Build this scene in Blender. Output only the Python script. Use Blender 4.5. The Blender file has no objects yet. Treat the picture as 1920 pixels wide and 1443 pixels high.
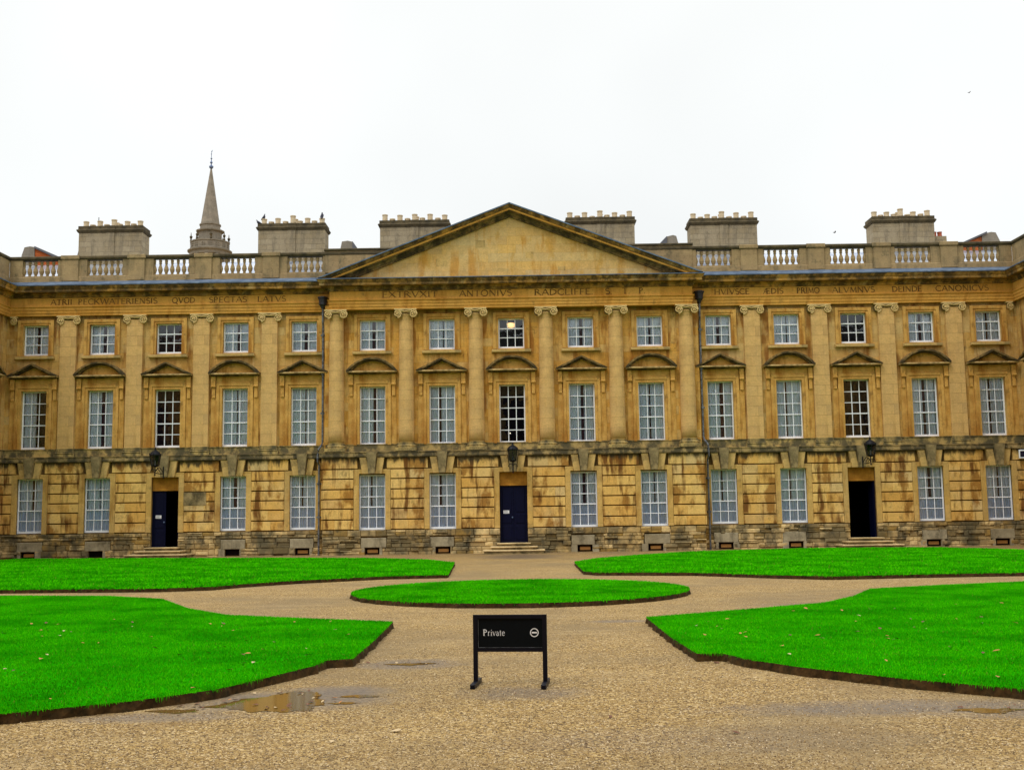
import bpy, math, random
import numpy as np
from mathutils import Vector, Matrix
random.seed(7); rng = np.random.default_rng(7)
PI = math.pi; rad = math.radians
S = bpy.context.scene
C = S.collection

# ------------------------------------------------------------------ camera
PITCH, ROLL, YAW = 0.11439, -0.01435, -0.00708
cam = bpy.data.objects.new('camera', bpy.data.cameras.new('camera')); C.objects.link(cam)
cp, sp, cy, sy, cr, sr = math.cos(PITCH), math.sin(PITCH), math.cos(YAW), math.sin(YAW), math.cos(ROLL), math.sin(ROLL)
F = Vector((sy*cp, cy*cp, sp)); R0 = Vector((cy, -sy, 0)); U0 = R0.cross(F)
Rv = cr*R0 + sr*U0; Uv = -sr*R0 + cr*U0
M = Matrix((Rv, Uv, -F)).transposed().to_4x4(); M.translation = Vector((0.36291, -51.32337, 1.7))
cam.matrix_world = M
cam.data.sensor_width = 36; cam.data.lens = 36*2110/1920
cam.data.clip_end = 6000; cam.data.clip_start = 0.1
S.camera = cam
S.view_settings.view_transform = 'Standard'; S.view_settings.look = 'None'
S.view_settings.exposure = 0.22; S.view_settings.gamma = 1.0

# ------------------------------------------------------------------ sky (overcast) and soft sun
SUN_EL, SUN_ROT = rad(52), rad(218)
w = bpy.data.worlds.new('World'); S.world = w; w.use_nodes = True
nt = w.node_tree; nt.nodes.clear()
def wn(t, **k):
    n = nt.nodes.new(t)
    for a, b in k.items(): setattr(n, a, b)
    return n
out = wn('ShaderNodeOutputWorld'); bg = wn('ShaderNodeBackground'); bg.inputs[1].default_value = 1.0
sky = wn('ShaderNodeTexSky', sky_type='NISHITA', sun_disc=False, sun_elevation=SUN_EL, sun_rotation=SUN_ROT)
skys = wn('ShaderNodeMix', data_type='RGBA', blend_type='MULTIPLY'); skys.inputs[0].default_value = 1
nt.links.new(sky.outputs[0], skys.inputs[6]); skys.inputs[7].default_value = (.1, .1, .1, 1)
tc = wn('ShaderNodeTexCoord'); sep = wn('ShaderNodeSeparateXYZ'); nt.links.new(tc.outputs['Generated'], sep.inputs[0])
rp = wn('ShaderNodeValToRGB'); nt.links.new(sep.outputs[2], rp.inputs[0])
e = rp.color_ramp.elements
e[0].position = 0.0; e[0].color = (.80, .825, .83, 1)
e[1].position = 1.0; e[1].color = (2.1, 2.15, 2.2, 1)
for p_, c_ in ((.25, (.85, .87, .865, 1)), (.5, (.88, .895, .885, 1)), (.62, (1.25, 1.28, 1.3, 1))):
    x = e.new(p_); x.color = c_
nz = wn('ShaderNodeTexNoise'); nz.inputs['Scale'].default_value = 2.2; nz.inputs['Detail'].default_value = 3
nt.links.new(tc.outputs['Generated'], nz.inputs['Vector'])
nr = wn('ShaderNodeMapRange'); nr.inputs[1].default_value = .3; nr.inputs[2].default_value = .6; nr.inputs[3].default_value = .92; nr.inputs[4].default_value = 1.03
nt.links.new(nz.outputs['Fac'], nr.inputs[0])
cl = wn('ShaderNodeMix', data_type='RGBA', blend_type='MULTIPLY'); cl.inputs[0].default_value = 1
nt.links.new(rp.outputs[0], cl.inputs[6]); nt.links.new(nr.outputs[0], cl.inputs[7])
mx = wn('ShaderNodeMix', data_type='RGBA'); mx.inputs[0].default_value = .96
nt.links.new(skys.outputs[2], mx.inputs[6]); nt.links.new(cl.outputs[2], mx.inputs[7])
nt.links.new(mx.outputs[2], bg.inputs[0]); nt.links.new(bg.outputs[0], out.inputs[0])
sun = bpy.data.objects.new('sun', bpy.data.lights.new('sun', 'SUN')); C.objects.link(sun)
sun.data.energy = .85; sun.data.angle = rad(20); sun.data.color = (1, .97, .92)
# sun stands behind the camera, high, a little to the left
sd = Vector((-.62*math.cos(SUN_EL), -.78*math.cos(SUN_EL), math.sin(SUN_EL)))
sun.rotation_euler = sd.to_track_quat('Z', 'Y').to_euler()

# ------------------------------------------------------------------ materials
def srgb(r, g, b):
    f = lambda c: (c/255/12.92) if c/255 <= .04045 else ((c/255+.055)/1.055)**2.4
    return (f(r), f(g), f(b), 1)
class NT:
    def __init__(s, name):
        s.m = bpy.data.materials.new(name); s.m.use_nodes = True; s.t = s.m.node_tree
        s.b = s.t.nodes['Principled BSDF']; s.b.inputs['Specular IOR Level'].default_value = .3
        s.b.inputs['Roughness'].default_value = .9
    def n(s, t, **k):
        n = s.t.nodes.new(t)
        for a, b in k.items(): setattr(n, a, b)
        return n
    def l(s, a, b): s.t.links.new(a, b)
    def inp(s, sock, v):
        if isinstance(v, bpy.types.NodeSocket): s.l(v, sock)
        else: sock.default_value = v
    def math(s, op, a, b=0.0, c=None):
        n = s.n('ShaderNodeMath', operation=op); s.inp(n.inputs[0], a); s.inp(n.inputs[1], b)
        if c is not None: s.inp(n.inputs[2], c)
        return n.outputs[0]
    def mix(s, f, a, b, blend='MIX'):
        n = s.n('ShaderNodeMix', data_type='RGBA', blend_type=blend)
        s.inp(n.inputs[0], f); s.inp(n.inputs[6], a); s.inp(n.inputs[7], b); return n.outputs[2]
    def ramp(s, v, lo, hi, a=0.0, b=1.0):
        n = s.n('ShaderNodeMapRange'); s.inp(n.inputs[0], v); n.inputs[1].default_value = lo; n.inputs[2].default_value = hi
        n.inputs[3].default_value = a; n.inputs[4].default_value = b; return n.outputs[0]
    def noise(s, vec, scale, detail=4, rough=.55):
        n = s.n('ShaderNodeTexNoise'); s.l(vec, n.inputs['Vector']); n.inputs['Scale'].default_value = scale
        n.inputs['Detail'].default_value = detail; n.inputs['Roughness'].default_value = rough; return n.outputs['Fac']
    def coords(s):
        tc = s.n('ShaderNodeTexCoord'); sp_ = s.n('ShaderNodeSeparateXYZ'); s.l(tc.outputs['Object'], sp_.inputs[0])
        u = s.math('ADD', sp_.outputs[0], sp_.outputs[1]); s.obj = tc.outputs['Object']; s.sep = sp_
        return u, sp_.outputs[2]
    def comb(s, x, y, z=0.0):
        n = s.n('ShaderNodeCombineXYZ'); s.inp(n.inputs[0], x); s.inp(n.inputs[1], y); s.inp(n.inputs[2], z); return n.outputs[0]
    def bump(s, h, strength=.3, dist=.02):
        n = s.n('ShaderNodeBump'); s.l(h, n.inputs['Height']); n.inputs['Strength'].default_value = strength
        n.inputs['Distance'].default_value = dist; s.l(n.outputs[0], s.b.inputs['Normal'])

KS = 1.2
def stone(name, a, b, c, block=None, stain=None, stain_amt=0., soot=0., sootcol=srgb(52, 46, 30), mortar=.75, big=.5, streak=True, tint=False, zsoot=None, seed=0., msize=.006, patch=None, bvar=0.):
    """a,b block colours; c patch colour; stain streak colour; soot amount 0..1; zsoot: list of (z0,z1) bands that are dirtier"""
    a, b, c = [(min(.80, q[0]*KS*1.06), min(.78, q[1]*KS*.975), q[2]*KS*.80, 1) for q in (a, b, c)]
    s = NT(name); u, z = s.coords()
    u = s.math('ADD', u, seed*7.3)
    vec = s.comb(u, z)
    if block:
        br = s.n('ShaderNodeTexBrick'); s.l(vec, br.inputs['Vector'])
        br.inputs['Color1'].default_value = a; br.inputs['Color2'].default_value = b
        br.inputs['Mortar'].default_value = tuple(x*mortar for x in a[:3])+(1,)
        br.inputs['Scale'].default_value = 1; br.inputs['Mortar Size'].default_value = msize; br.inputs['Mortar Smooth'].default_value = .3
        br.inputs['Brick Width'].default_value = block[0]; br.inputs['Row Height'].default_value = block[1]
        col = br.outputs['Color']
        wh = s.n('ShaderNodeTexBrick'); s.l(vec, wh.inputs['Vector']); wh.inputs['Scale'].default_value = 1
        wh.inputs['Color1'].default_value = (0, 0, 0, 1); wh.inputs['Color2'].default_value = (1, 1, 1, 1); wh.inputs['Mortar Size'].default_value = 0
        wh.inputs['Brick Width'].default_value = block[0]*2; wh.inputs['Row Height'].default_value = block[1]; wh.offset = .25
        col = s.mix(s.math('MULTIPLY', s.ramp(wh.outputs['Color'], .55, .95), bvar), col, c)
    else:
        col = s.mix(s.ramp(s.noise(vec, 2.3, 3), .4, .6), a, b)
    if tint:
        at = s.n('ShaderNodeAttribute', attribute_name='tint')
        col = s.mix(at.outputs['Fac'], a, b)
        col = s.mix(s.ramp(at.outputs['Fac'], .82, .9), col, c)
    n1 = s.noise(s.obj, .55, 5, .6)
    col = s.mix(s.math('MULTIPLY', s.ramp(n1, .48, .62), big), col, c)
    if patch:
        n8 = s.noise(s.comb(s.math('MULTIPLY', u, 1.1), s.math('MULTIPLY', z, .55), seed+5), 1.0, 6, .6)
        col = s.mix(s.math('MULTIPLY', s.ramp(n8, .53, .60), patch[1]), col, patch[0])
    if stain:
        sv = s.comb(s.math('MULTIPLY', u, 2.6), s.math('MULTIPLY', z, .33), seed)
        n2 = s.noise(sv, 1.0, 5, .6); nb = s.noise(s.obj, .9, 3, .5)
        f = s.math('MULTIPLY', s.ramp(n2, .5, .60), s.ramp(nb, .38, .55)) if streak else s.ramp(nb, .45, .6)
        col = s.mix(s.math('MULTIPLY', f, stain_amt), col, stain)
    if soot:
        n3 = s.noise(s.comb(s.math('MULTIPLY', s.sep.outputs[0], 1.6), s.math('MULTIPLY', s.sep.outputs[1], 1.6), s.math('MULTIPLY', z, 1.3)), 1.4, 9, .68)
        th = .62 - .25*soot
        col = s.mix(s.math('MULTIPLY', s.ramp(n3, th, th+.13), min(1, .45+.5*soot)), col, sootcol)
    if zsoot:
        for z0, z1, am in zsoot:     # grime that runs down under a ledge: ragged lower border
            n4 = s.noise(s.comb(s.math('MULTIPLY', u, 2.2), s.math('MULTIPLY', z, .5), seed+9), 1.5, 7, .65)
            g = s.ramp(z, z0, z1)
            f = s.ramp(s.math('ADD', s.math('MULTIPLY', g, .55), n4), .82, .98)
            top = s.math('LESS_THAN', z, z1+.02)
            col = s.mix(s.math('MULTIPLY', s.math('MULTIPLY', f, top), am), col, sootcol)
    n5 = s.noise(s.obj, 14, 6, .7); n6 = s.noise(s.obj, 3.0, 5, .6)
    g = s.math('MULTIPLY', s.ramp(n5, .25, .75, .80, 1.18), s.ramp(n6, .3, .7, .88, 1.10))
    col = s.mix(1.0, col, s.comb(g, g, g), 'MULTIPLY')
    s.l(col, s.b.inputs['Base Color'])
    h = s.math('ADD', s.noise(s.obj, 22, 6, .7), s.math('MULTIPLY', n6, .6))
    if block:
        h = s.math('SUBTRACT', h, s.math('MULTIPLY', br.outputs['Fac'], 1.2))
    s.bump(h, .5, .012)
    return s.m

def plain(name, col, rough=.6, metal=0., var=.12, scale=6., bump=.15, col2=None, spec=.4):
    s = NT(name); s.coords(); n = s.noise(s.obj, scale, 6, .65)
    if col2: c = s.mix(s.ramp(n, .42, .62), col, col2)
    else: c = col
    g = s.ramp(s.noise(s.obj, scale*2.3, 5, .6), .25, .75, 1-var, 1+var)
    s.l(s.mix(1.0, c, s.comb(g, g, g), 'MULTIPLY'), s.b.inputs['Base Color'])
    s.b.inputs['Roughness'].default_value = rough; s.b.inputs['Metallic'].default_value = metal
    s.b.inputs['Specular IOR Level'].default_value = spec
    if bump: s.bump(n, bump, .01)
    return s.m

SOOT = (.045, .036, .018, 1)
M_ = {}
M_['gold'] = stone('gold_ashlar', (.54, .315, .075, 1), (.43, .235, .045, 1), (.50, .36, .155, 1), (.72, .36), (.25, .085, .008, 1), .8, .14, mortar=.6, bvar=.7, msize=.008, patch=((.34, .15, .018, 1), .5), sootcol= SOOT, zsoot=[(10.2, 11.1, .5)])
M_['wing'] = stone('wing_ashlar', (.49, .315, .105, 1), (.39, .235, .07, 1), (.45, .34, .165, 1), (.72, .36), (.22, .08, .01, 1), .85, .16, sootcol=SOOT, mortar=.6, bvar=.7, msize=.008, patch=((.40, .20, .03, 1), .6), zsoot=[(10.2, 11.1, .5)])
M_['buff'] = stone('buff_ashlar', (.52, .355, .155, 1), (.445, .29, .12, 1), (.40, .29, .15, 1), (1.4, .46), (.42, .24, .06, 1), .35, .0, SOOT, mortar=.62, big=.4, bvar=.5, msize=.009)
M_['architrave'] = stone('golden_moulding', (.50, .31, .095, 1), (.42, .24, .06, 1), (.46, .31, .11, 1), None, (.33, .12, .01, 1), .7, .18, SOOT)
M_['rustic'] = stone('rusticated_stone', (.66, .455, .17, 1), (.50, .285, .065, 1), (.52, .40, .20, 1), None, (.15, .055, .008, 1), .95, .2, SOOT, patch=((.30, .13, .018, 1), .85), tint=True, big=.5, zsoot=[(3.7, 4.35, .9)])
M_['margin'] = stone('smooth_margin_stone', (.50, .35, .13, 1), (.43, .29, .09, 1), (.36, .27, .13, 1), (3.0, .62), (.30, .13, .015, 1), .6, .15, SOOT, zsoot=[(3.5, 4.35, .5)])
M_['rubble'] = stone('rough_rubble', (.62, .49, .27, 1), (.24, .175, .085, 1), (.30, .20, .06, 1), None, (.09, .08, .045, 1), .75, .5, (.05, .045, .03, 1), tint=True, streak=False, patch=((.13, .105, .055, 1), .75))
M_['slab'] = stone('grey_slab', (.31, .285, .22, 1), (.23, .21, .16, 1), (.20, .17, .11, 1), None, (.12, .10, .06, 1), .5, .3, SOOT)
M_['band'] = stone('grimy_band', (.42, .32, .165, 1), (.31, .235, .115, 1), (.18, .14, .075, 1), (1.5, .5), (.085, .072, .038, 1), .5, .85, (.05, .045, .028, 1), streak=False)
M_['dado'] = stone('ledge_stone', (.44, .33, .14, 1), (.36, .27, .11, 1), (.26, .21, .11, 1), (1.9, .5), (.10, .09, .04, 1), .6, .8, (.07, .062, .035, 1), streak=False)
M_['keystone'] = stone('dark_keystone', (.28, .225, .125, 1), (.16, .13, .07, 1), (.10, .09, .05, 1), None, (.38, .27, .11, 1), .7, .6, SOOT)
M_['voussoir'] = stone('pale_voussoir', (.50, .36, .15, 1), (.40, .28, .11, 1), (.34, .27, .13, 1), None, (.12, .10, .05, 1), .5, .25, SOOT)
M_['soot_shade_mould'] = stone('sooty_shade_moulding', (.20, .14, .06, 1), (.11, .08, .035, 1), (.30, .19, .06, 1), None, (.36, .27, .13, 1), .35, .75, (.028, .022, .012, 1))
M_['hoodbase'] = stone('hood_base_highlight', (.46, .34, .17, 1), (.30, .21, .09, 1), (.50, .40, .24, 1), None, (.08, .06, .03, 1), .7, .45, SOOT)  # paler colour paints the highlight along the hood base
M_['cornice'] = stone('cornice_stone', (.42, .24, .055, 1), (.15, .09, .03, 1), (.10, .065, .025, 1), (1.1, .9), (.50, .36, .15, 1), .55, .75, (.04, .028, .012, 1))
M_['frieze'] = stone('frieze_stone', (.52, .30, .075, 1), (.43, .225, .04, 1), (.42, .25, .07, 1), (1.5, .6), (.34, .13, .012, 1), .5, .12, SOOT)
M_['tymp'] = stone('tympanum_ashlar', (.55, .37, .13, 1), (.44, .31, .14, 1), (.50, .40, .22, 1), (.85, .40), (.52, .24, .03, 1), .7, .0, SOOT, mortar=.7, bvar=.8, patch=((.54, .30, .05, 1), .6))
M_['parapet'] = stone('grey_parapet', (.30, .23, .135, 1), (.24, .18, .105, 1), (.205, .165, .11, 1), (1.6, .9), (.13, .11, .06, 1), .5, .35, (.09, .08, .045, 1))
M_['coping'] = stone('sooty_coping', (.085, .07, .042, 1), (.05, .042, .026, 1), (.12, .095, .055, 1), None, None, 0, .5, (.035, .03, .018, 1))
M_['chimney'] = stone('chimney_stone', (.30, .26, .19, 1), (.215, .18, .125, 1), (.27, .24, .19, 1), (.62, .27), (.13, .11, .08, 1), .5, .2, SOOT, mortar=.5, msize=.016, bvar=.6)
M_['steeple'] = stone('steeple_stone', (.215, .20, .185, 1), (.165, .155, .145, 1), (.15, .145, .135, 1), (1.2, .5), (.13, .11, .08, 1), .3, .1, SOOT)
M_['step'] = stone('step_stone', (.56, .46, .29, 1), (.46, .37, .22, 1), (.22, .18, .10, 1), (1.25, 5.), None, 0, .2, SOOT)
M_['volute'] = stone('carved_capital', (.60, .48, .26, 1), (.50, .38, .18, 1), (.34, .25, .12, 1), None, None, 0, .1, SOOT)
M_['joint'] = stone('joint_shade', (.16, .10, .03, 1), (.10, .06, .02, 1), (.06, .045, .02, 1), None, None, 0, .5, SOOT)  # dark colour painted in as shade for the grooves and window reveals
M_['lead'] = plain('lead_sheet', (.07, .105, .165, 1), .5, 0, .3, 2.5, .3, (.13, .18, .25, 1), spec=.3)
M_['roof'] = plain('wet_lead_roof', (.55, .58, .62, 1), .3, .6, .15, 1.5, .1, (.22, .27, .38, 1), spec=.6)
M_['slate'] = plain('slate', (.10, .10, .11, 1), .6, 0, .2, 5)
M_['brick'] = stone('red_brick', (.42, .11, .03, 1), (.30, .075, .02, 1), (.34, .12, .05, 1), (.24, .09), None, 0, .2, SOOT)
M_['white'] = plain('white_paint', (.84, .86, .90, 1), .4, 0, .06, 9, .05)
M_['net'] = plain('net_curtain', (.74, .82, .94, 1), .9, 0, .10, 3, 0)
M_['netblue'] = plain('thick_net_curtain', (.56, .68, .92, 1), .9, 0, .10, 3, 0)
M_['drape'] = plain('dark_red_drape', (.085, .035, .045, 1), .9, 0, .2, 4, 0)
M_['interior'] = plain('dim_interior', (.010, .006, .006, 1), .9, 0, .5, 1.7, 0, (.004, .003, .005, 1), spec=0)
M_['interiorbrown'] = plain('brown_interior', (.10, .03, .010, 1), .9, 0, .6, 3.1, 0, (.012, .005, .005, 1), spec=0)
M_['navy'] = plain('navy_paint', (.001, .0018, .017, 1), .55, 0, .25, 5, .1, spec=.12)
M_['iron'] = plain('black_iron', (.006, .006, .009, 1), .5, .0, .2, 12, .1, spec=.2)
M_['pipe'] = plain('grey_pipe_paint', (.17, .18, .20, 1), .5, 0, .3, 8, .2, (.045, .045, .05, 1))
M_['hopper'] = plain('dark_hopper_paint', (.022, .022, .03, 1), .5, .0, .3, 12, .1)
M_['pot'] = plain('buff_chimney_pot', (.62, .50, .33, 1), .8, 0, .15, 5, .2, (.50, .38, .22, 1))
M_['redpot'] = plain('red_chimney_pot', (.40, .10, .05, 1), .8, 0, .15, 5, .2)
M_['carved'] = plain('carved_letter', (.11, .05, .010, 1), .95, 0, .3, 1.2, .1, (.24, .12, .025, 1))
M_['ventwood'] = plain('vent_board', (.42, .20, .05, 1), .7, 0, .2, 8, .1)
M_['notice'] = plain('white_paper', (.8, .8, .82, 1), .6, 0, .04, 9, 0)
M_['print'] = plain('printed_ink', (.05, .05, .06, 1), .6, 0, .04, 9, 0)
M_['fanboard'] = stone('ochre_transom', (.36, .18, .025, 1), (.27, .13, .018, 1), (.22, .10, .012, 1), None, (.25, .09, .005, 1), .5, .05, SOOT)
M_['signpaint'] = plain('black_sign_paint', (.003, .003, .008, 1), .45, 0, .2, 9, .05, spec=.18)
M_['signface'] = plain('black_sign_face', (.002, .0035, .005, 1), .5, 0, .2, 9, .05, spec=.1)
M_['lettering'] = plain('white_lettering', (.82, .82, .82, 1), .5, 0, .03, 9, 0)
M_['bird'] = plain('dark_feathers', (.03, .03, .05, 1), .7, 0, .3, 20, 0)
M_['gilt'] = plain('blue_grey_metal', (.12, .17, .30, 1), .4, .3, .2, 5, 0)

def glassmat(name, tint=(1, 1, 1, 1), ior=1.5, rough=.02):
    s = NT(name); s.t.nodes.remove(s.b); o = s.t.nodes['Material Output']
    tr = s.n('ShaderNodeBsdfTransparent'); tr.inputs[0].default_value = tint
    gl = s.n('ShaderNodeBsdfGlossy'); gl.inputs['Roughness'].default_value = rough; gl.inputs[0].default_value = (.95, .98, 1, 1)
    fr = s.n('ShaderNodeFresnel'); fr.inputs[0].default_value = ior
    tcn = s.n('ShaderNodeTexCoord'); nn = s.noise(tcn.outputs['Object'], 2.2, 2); bp = s.n('ShaderNodeBump'); s.l(nn, bp.inputs['Height'])
    bp.inputs['Strength'].default_value = .12; bp.inputs['Distance'].default_value = .03
    s.l(bp.outputs[0], gl.inputs['Normal'])
    f = s.math('MULTIPLY', fr.outputs[0], 1.8)
    mxs = s.n('ShaderNodeMixShader'); s.l(f, mxs.inputs[0]); s.l(tr.outputs[0], mxs.inputs[1]); s.l(gl.outputs[0], mxs.inputs[2])
    s.l(mxs.outputs[0], o.inputs[0]); return s.m
M_['glass'] = glassmat('window_glass'); M_['lglass'] = glassmat('lantern_glass', (.35, .35, .37, 1), 1.18)
def emit(name, col, st):
    s = NT(name); s.b.inputs['Base Color'].default_value = (.8, .7, .5, 1)
    s.b.inputs['Emission Color'].default_value = col; s.b.inputs['Emission Strength'].default_value = st; return s.m
M_['lampglow'] = emit('lit_lamp', (1, .55, .22, 1), 1.15)
M_['bulb'] = emit('small_bulb', (1, .9, .7, 1), 1.5)
M_['lens'] = plain('dark_lens', (.01, .01, .03, 1), .15, 0, .1, 9, 0)

# turf and soil
s = NT('turf'); s.coords()
n = s.noise(s.obj, 1.3, 5); n2 = s.noise(s.obj, 60, 4)
c = s.mix(s.ramp(n, .35, .65), (.008, .20, .0005, 1), (.014, .28, .0008, 1)); g = s.ramp(n2, .3, .7, .7, 1.2)
s.l(s.mix(1., c, s.comb(g, g, g), 'MULTIPLY'), s.b.inputs['Base Color']); s.bump(n2, .6, .02); s.b.inputs['Specular IOR Level'].default_value = 0; M_['turf'] = s.m
s = NT('grass_blade'); s.coords(); at = s.n('ShaderNodeAttribute', attribute_name='tint')
n = s.noise(s.obj, .8, 4, .6)
c = s.mix(at.outputs['Fac'], (.022, .32, .0004, 1), (.10, .66, .001, 1)); c = s.mix(s.ramp(n, .42, .62, 0, .8), c, (.016, .25, .0004, 1)); c = s.mix(s.ramp(s.noise(s.obj, 5.5, 5, .7), .60, .72, 0, .35), c, (.17, .34, .006, 1))
c = s.mix(s.ramp(at.outputs['Fac'], .975, .99), c, (.18, .22, .03, 1))
s.l(c, s.b.inputs['Base Color']); s.b.inputs['Roughness'].default_value = .75; s.b.inputs['Specular IOR Level'].default_value = .0; M_['blade'] = s.m
M_['soil'] = plain('cut_soil_edge', (.060, .032, .010, 1), .95, 0, .45, 9, .8, (.026, .017, .006, 1), spec=.1)
M_['leaf1'] = plain('tan_leaf', (.45, .18, .04, 1), .7, 0, .2, 30, 0)
M_['leaf2'] = plain('brown_leaf', (.14, .05, .018, 1), .7, 0, .2, 30, 0)
M_['leaf3'] = plain('pale_leaf', (.52, .38, .20, 1), .7, 0, .2, 30, 0)

# gravel, wet hollows included
WET = [(-1.95, -40.55, 1.05, .62, 1.), (-1.45, -40.1, .55, .45, 1.), (-.95, -38.05, .55, .45, 1.), (3.8, -41.35, 1.7, .4, .9), (5.2, -41.6, 1.4, .4, 1.), (.36, -40.3, .6, .4, .8),
       (.2, -5.2, 1.7, 2.6, 1.), (-8.0, -30.2, 1.2, .5, .4), (6.0, -30.5, 1.8, .4, .4), (1.9, -33.2, .5, .25, .8), (-2.9, -41.35, .9, .25, .8), (-5, -1.2, 9, .5, .35), (1.6, -42.6, 1.6, .5, .35), (-14.5, -25.4, 4, .35, .35)]
s = NT('gravel'); s.coords()
vo = s.n('ShaderNodeTexVoronoi'); s.l(s.obj, vo.inputs['Vector']); vo.inputs['Scale'].default_value = 58
vo2 = s.n('ShaderNodeTexVoronoi'); s.l(s.obj, vo2.inputs['Vector']); vo2.inputs['Scale'].default_value = 27
sc = s.n('ShaderNodeSeparateColor'); s.l(vo.outputs['Color'], sc.inputs[0]); sc2 = s.n('ShaderNodeSeparateColor'); s.l(vo2.outputs['Color'], sc2.inputs[0])
cr_ = s.n('ShaderNodeValToRGB'); s.l(sc.outputs[0], cr_.inputs[0]); el = cr_.color_ramp.elements
el[0].position = 0; el[0].color = (.030, .016, .007, 1); el[1].position = 1; el[1].color = (.72, .55, .31, 1)
for p_, c_ in ((.28, (.10, .058, .018, 1)), (.5, (.32, .20, .056, 1)), (.8, (.46, .31, .105, 1))): x = el.new(p_); x.color = c_
col = s.mix(s.ramp(sc2.outputs[0], 0, 1, 0, .5), cr_.outputs[0], (.33, .19, .05, 1))
col = s.mix(s.ramp(s.noise(s.obj, .30, 6, .62), .44, .62, 0, .75), col, (.21, .145, .065, 1))
col = s.mix(s.ramp(s.noise(s.comb(s.math('MULTIPLY', s.sep.outputs[0], .35), s.math('MULTIPLY', s.sep.outputs[1], 1.1)), 1.1, 6, .7), .5, .70, 0, .3), col, (.50, .36, .17, 1))
col = s.mix(s.ramp(s.noise(s.obj, 1.6, 6, .65), .5, .66, 0, .35), col, (.22, .13, .04, 1))
wet = None
nzw = s.math('ADD', s.noise(s.obj, 2.6, 6, .65), s.math('MULTIPLY', s.math('SUBTRACT', s.noise(s.obj, 11, 6, .75), .5), .9))
for (wx, wy, rx, ry, am) in WET:
    dx = s.math('DIVIDE', s.math('SUBTRACT', s.sep.outputs[0], wx), rx); dy = s.math('DIVIDE', s.math('SUBTRACT', s.sep.outputs[1], wy), ry)
    d = s.math('ADD', s.math('MULTIPLY', dx, dx), s.math('MULTIPLY', dy, dy))
    d = s.math('ADD', d, s.math('MULTIPLY', s.math('SUBTRACT', nzw, .5), 2.2))
    f = s.ramp(d, 1.5, .1, 0, am)
    wet = f if wet is None else s.math('MAXIMUM', wet, f)
muds = s.ramp(s.noise(s.obj, 20, 5, .7), .35, .65)
col = s.mix(s.math('MULTIPLY', wet, .8), col, s.mix(muds, (.055, .042, .034, 1), (.16, .12, .085, 1)))
s.l(col, s.b.inputs['Base Color']); s.l(s.ramp(wet, 0, 1, .85, .5), s.b.inputs['Roughness'])
h = s.math('MULTIPLY', vo.outputs['Distance'], -1.0); h = s.math('ADD', h, s.math('MULTIPLY', vo2.outputs['Distance'], -.6))
bp = s.n('ShaderNodeBump'); s.l(h, bp.inputs['Height']); s.l(s.ramp(wet, 0, 1, .9, .3), bp.inputs['Strength']); bp.inputs['Distance'].default_value = .014
s.l(bp.outputs[0], s.b.inputs['Normal']); M_['gravel'] = s.m
s = NT('pebble'); at = s.n('ShaderNodeAttribute', attribute_name='tint'); cr_ = s.n('ShaderNodeValToRGB'); s.l(at.outputs['Fac'], cr_.inputs[0]); el = cr_.color_ramp.elements
el[0].position = 0; el[0].color = (.07, .035, .012, 1); el[1].position = 1; el[1].color = (.62, .48, .30, 1)
for p_, c_ in ((.35, (.17, .095, .028, 1)), (.75, (.33, .205, .07, 1))): x = el.new(p_); x.color = c_
s.l(cr_.outputs[0], s.b.inputs['Base Color']); s.b.inputs['Roughness'].default_value = .7; M_['pebble'] = s.m
s = NT('puddle_water'); s.b.inputs['Base Color'].default_value = (.15, .085, .022, 1); s.b.inputs['Roughness'].default_value = .07
s.b.inputs['Specular IOR Level'].default_value = .5; s.b.inputs['IOR'].default_value = 1.33; s.coords()
s.bump(s.noise(s.obj, 9, 2), .02, .01); M_['puddle'] = s.m

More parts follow.
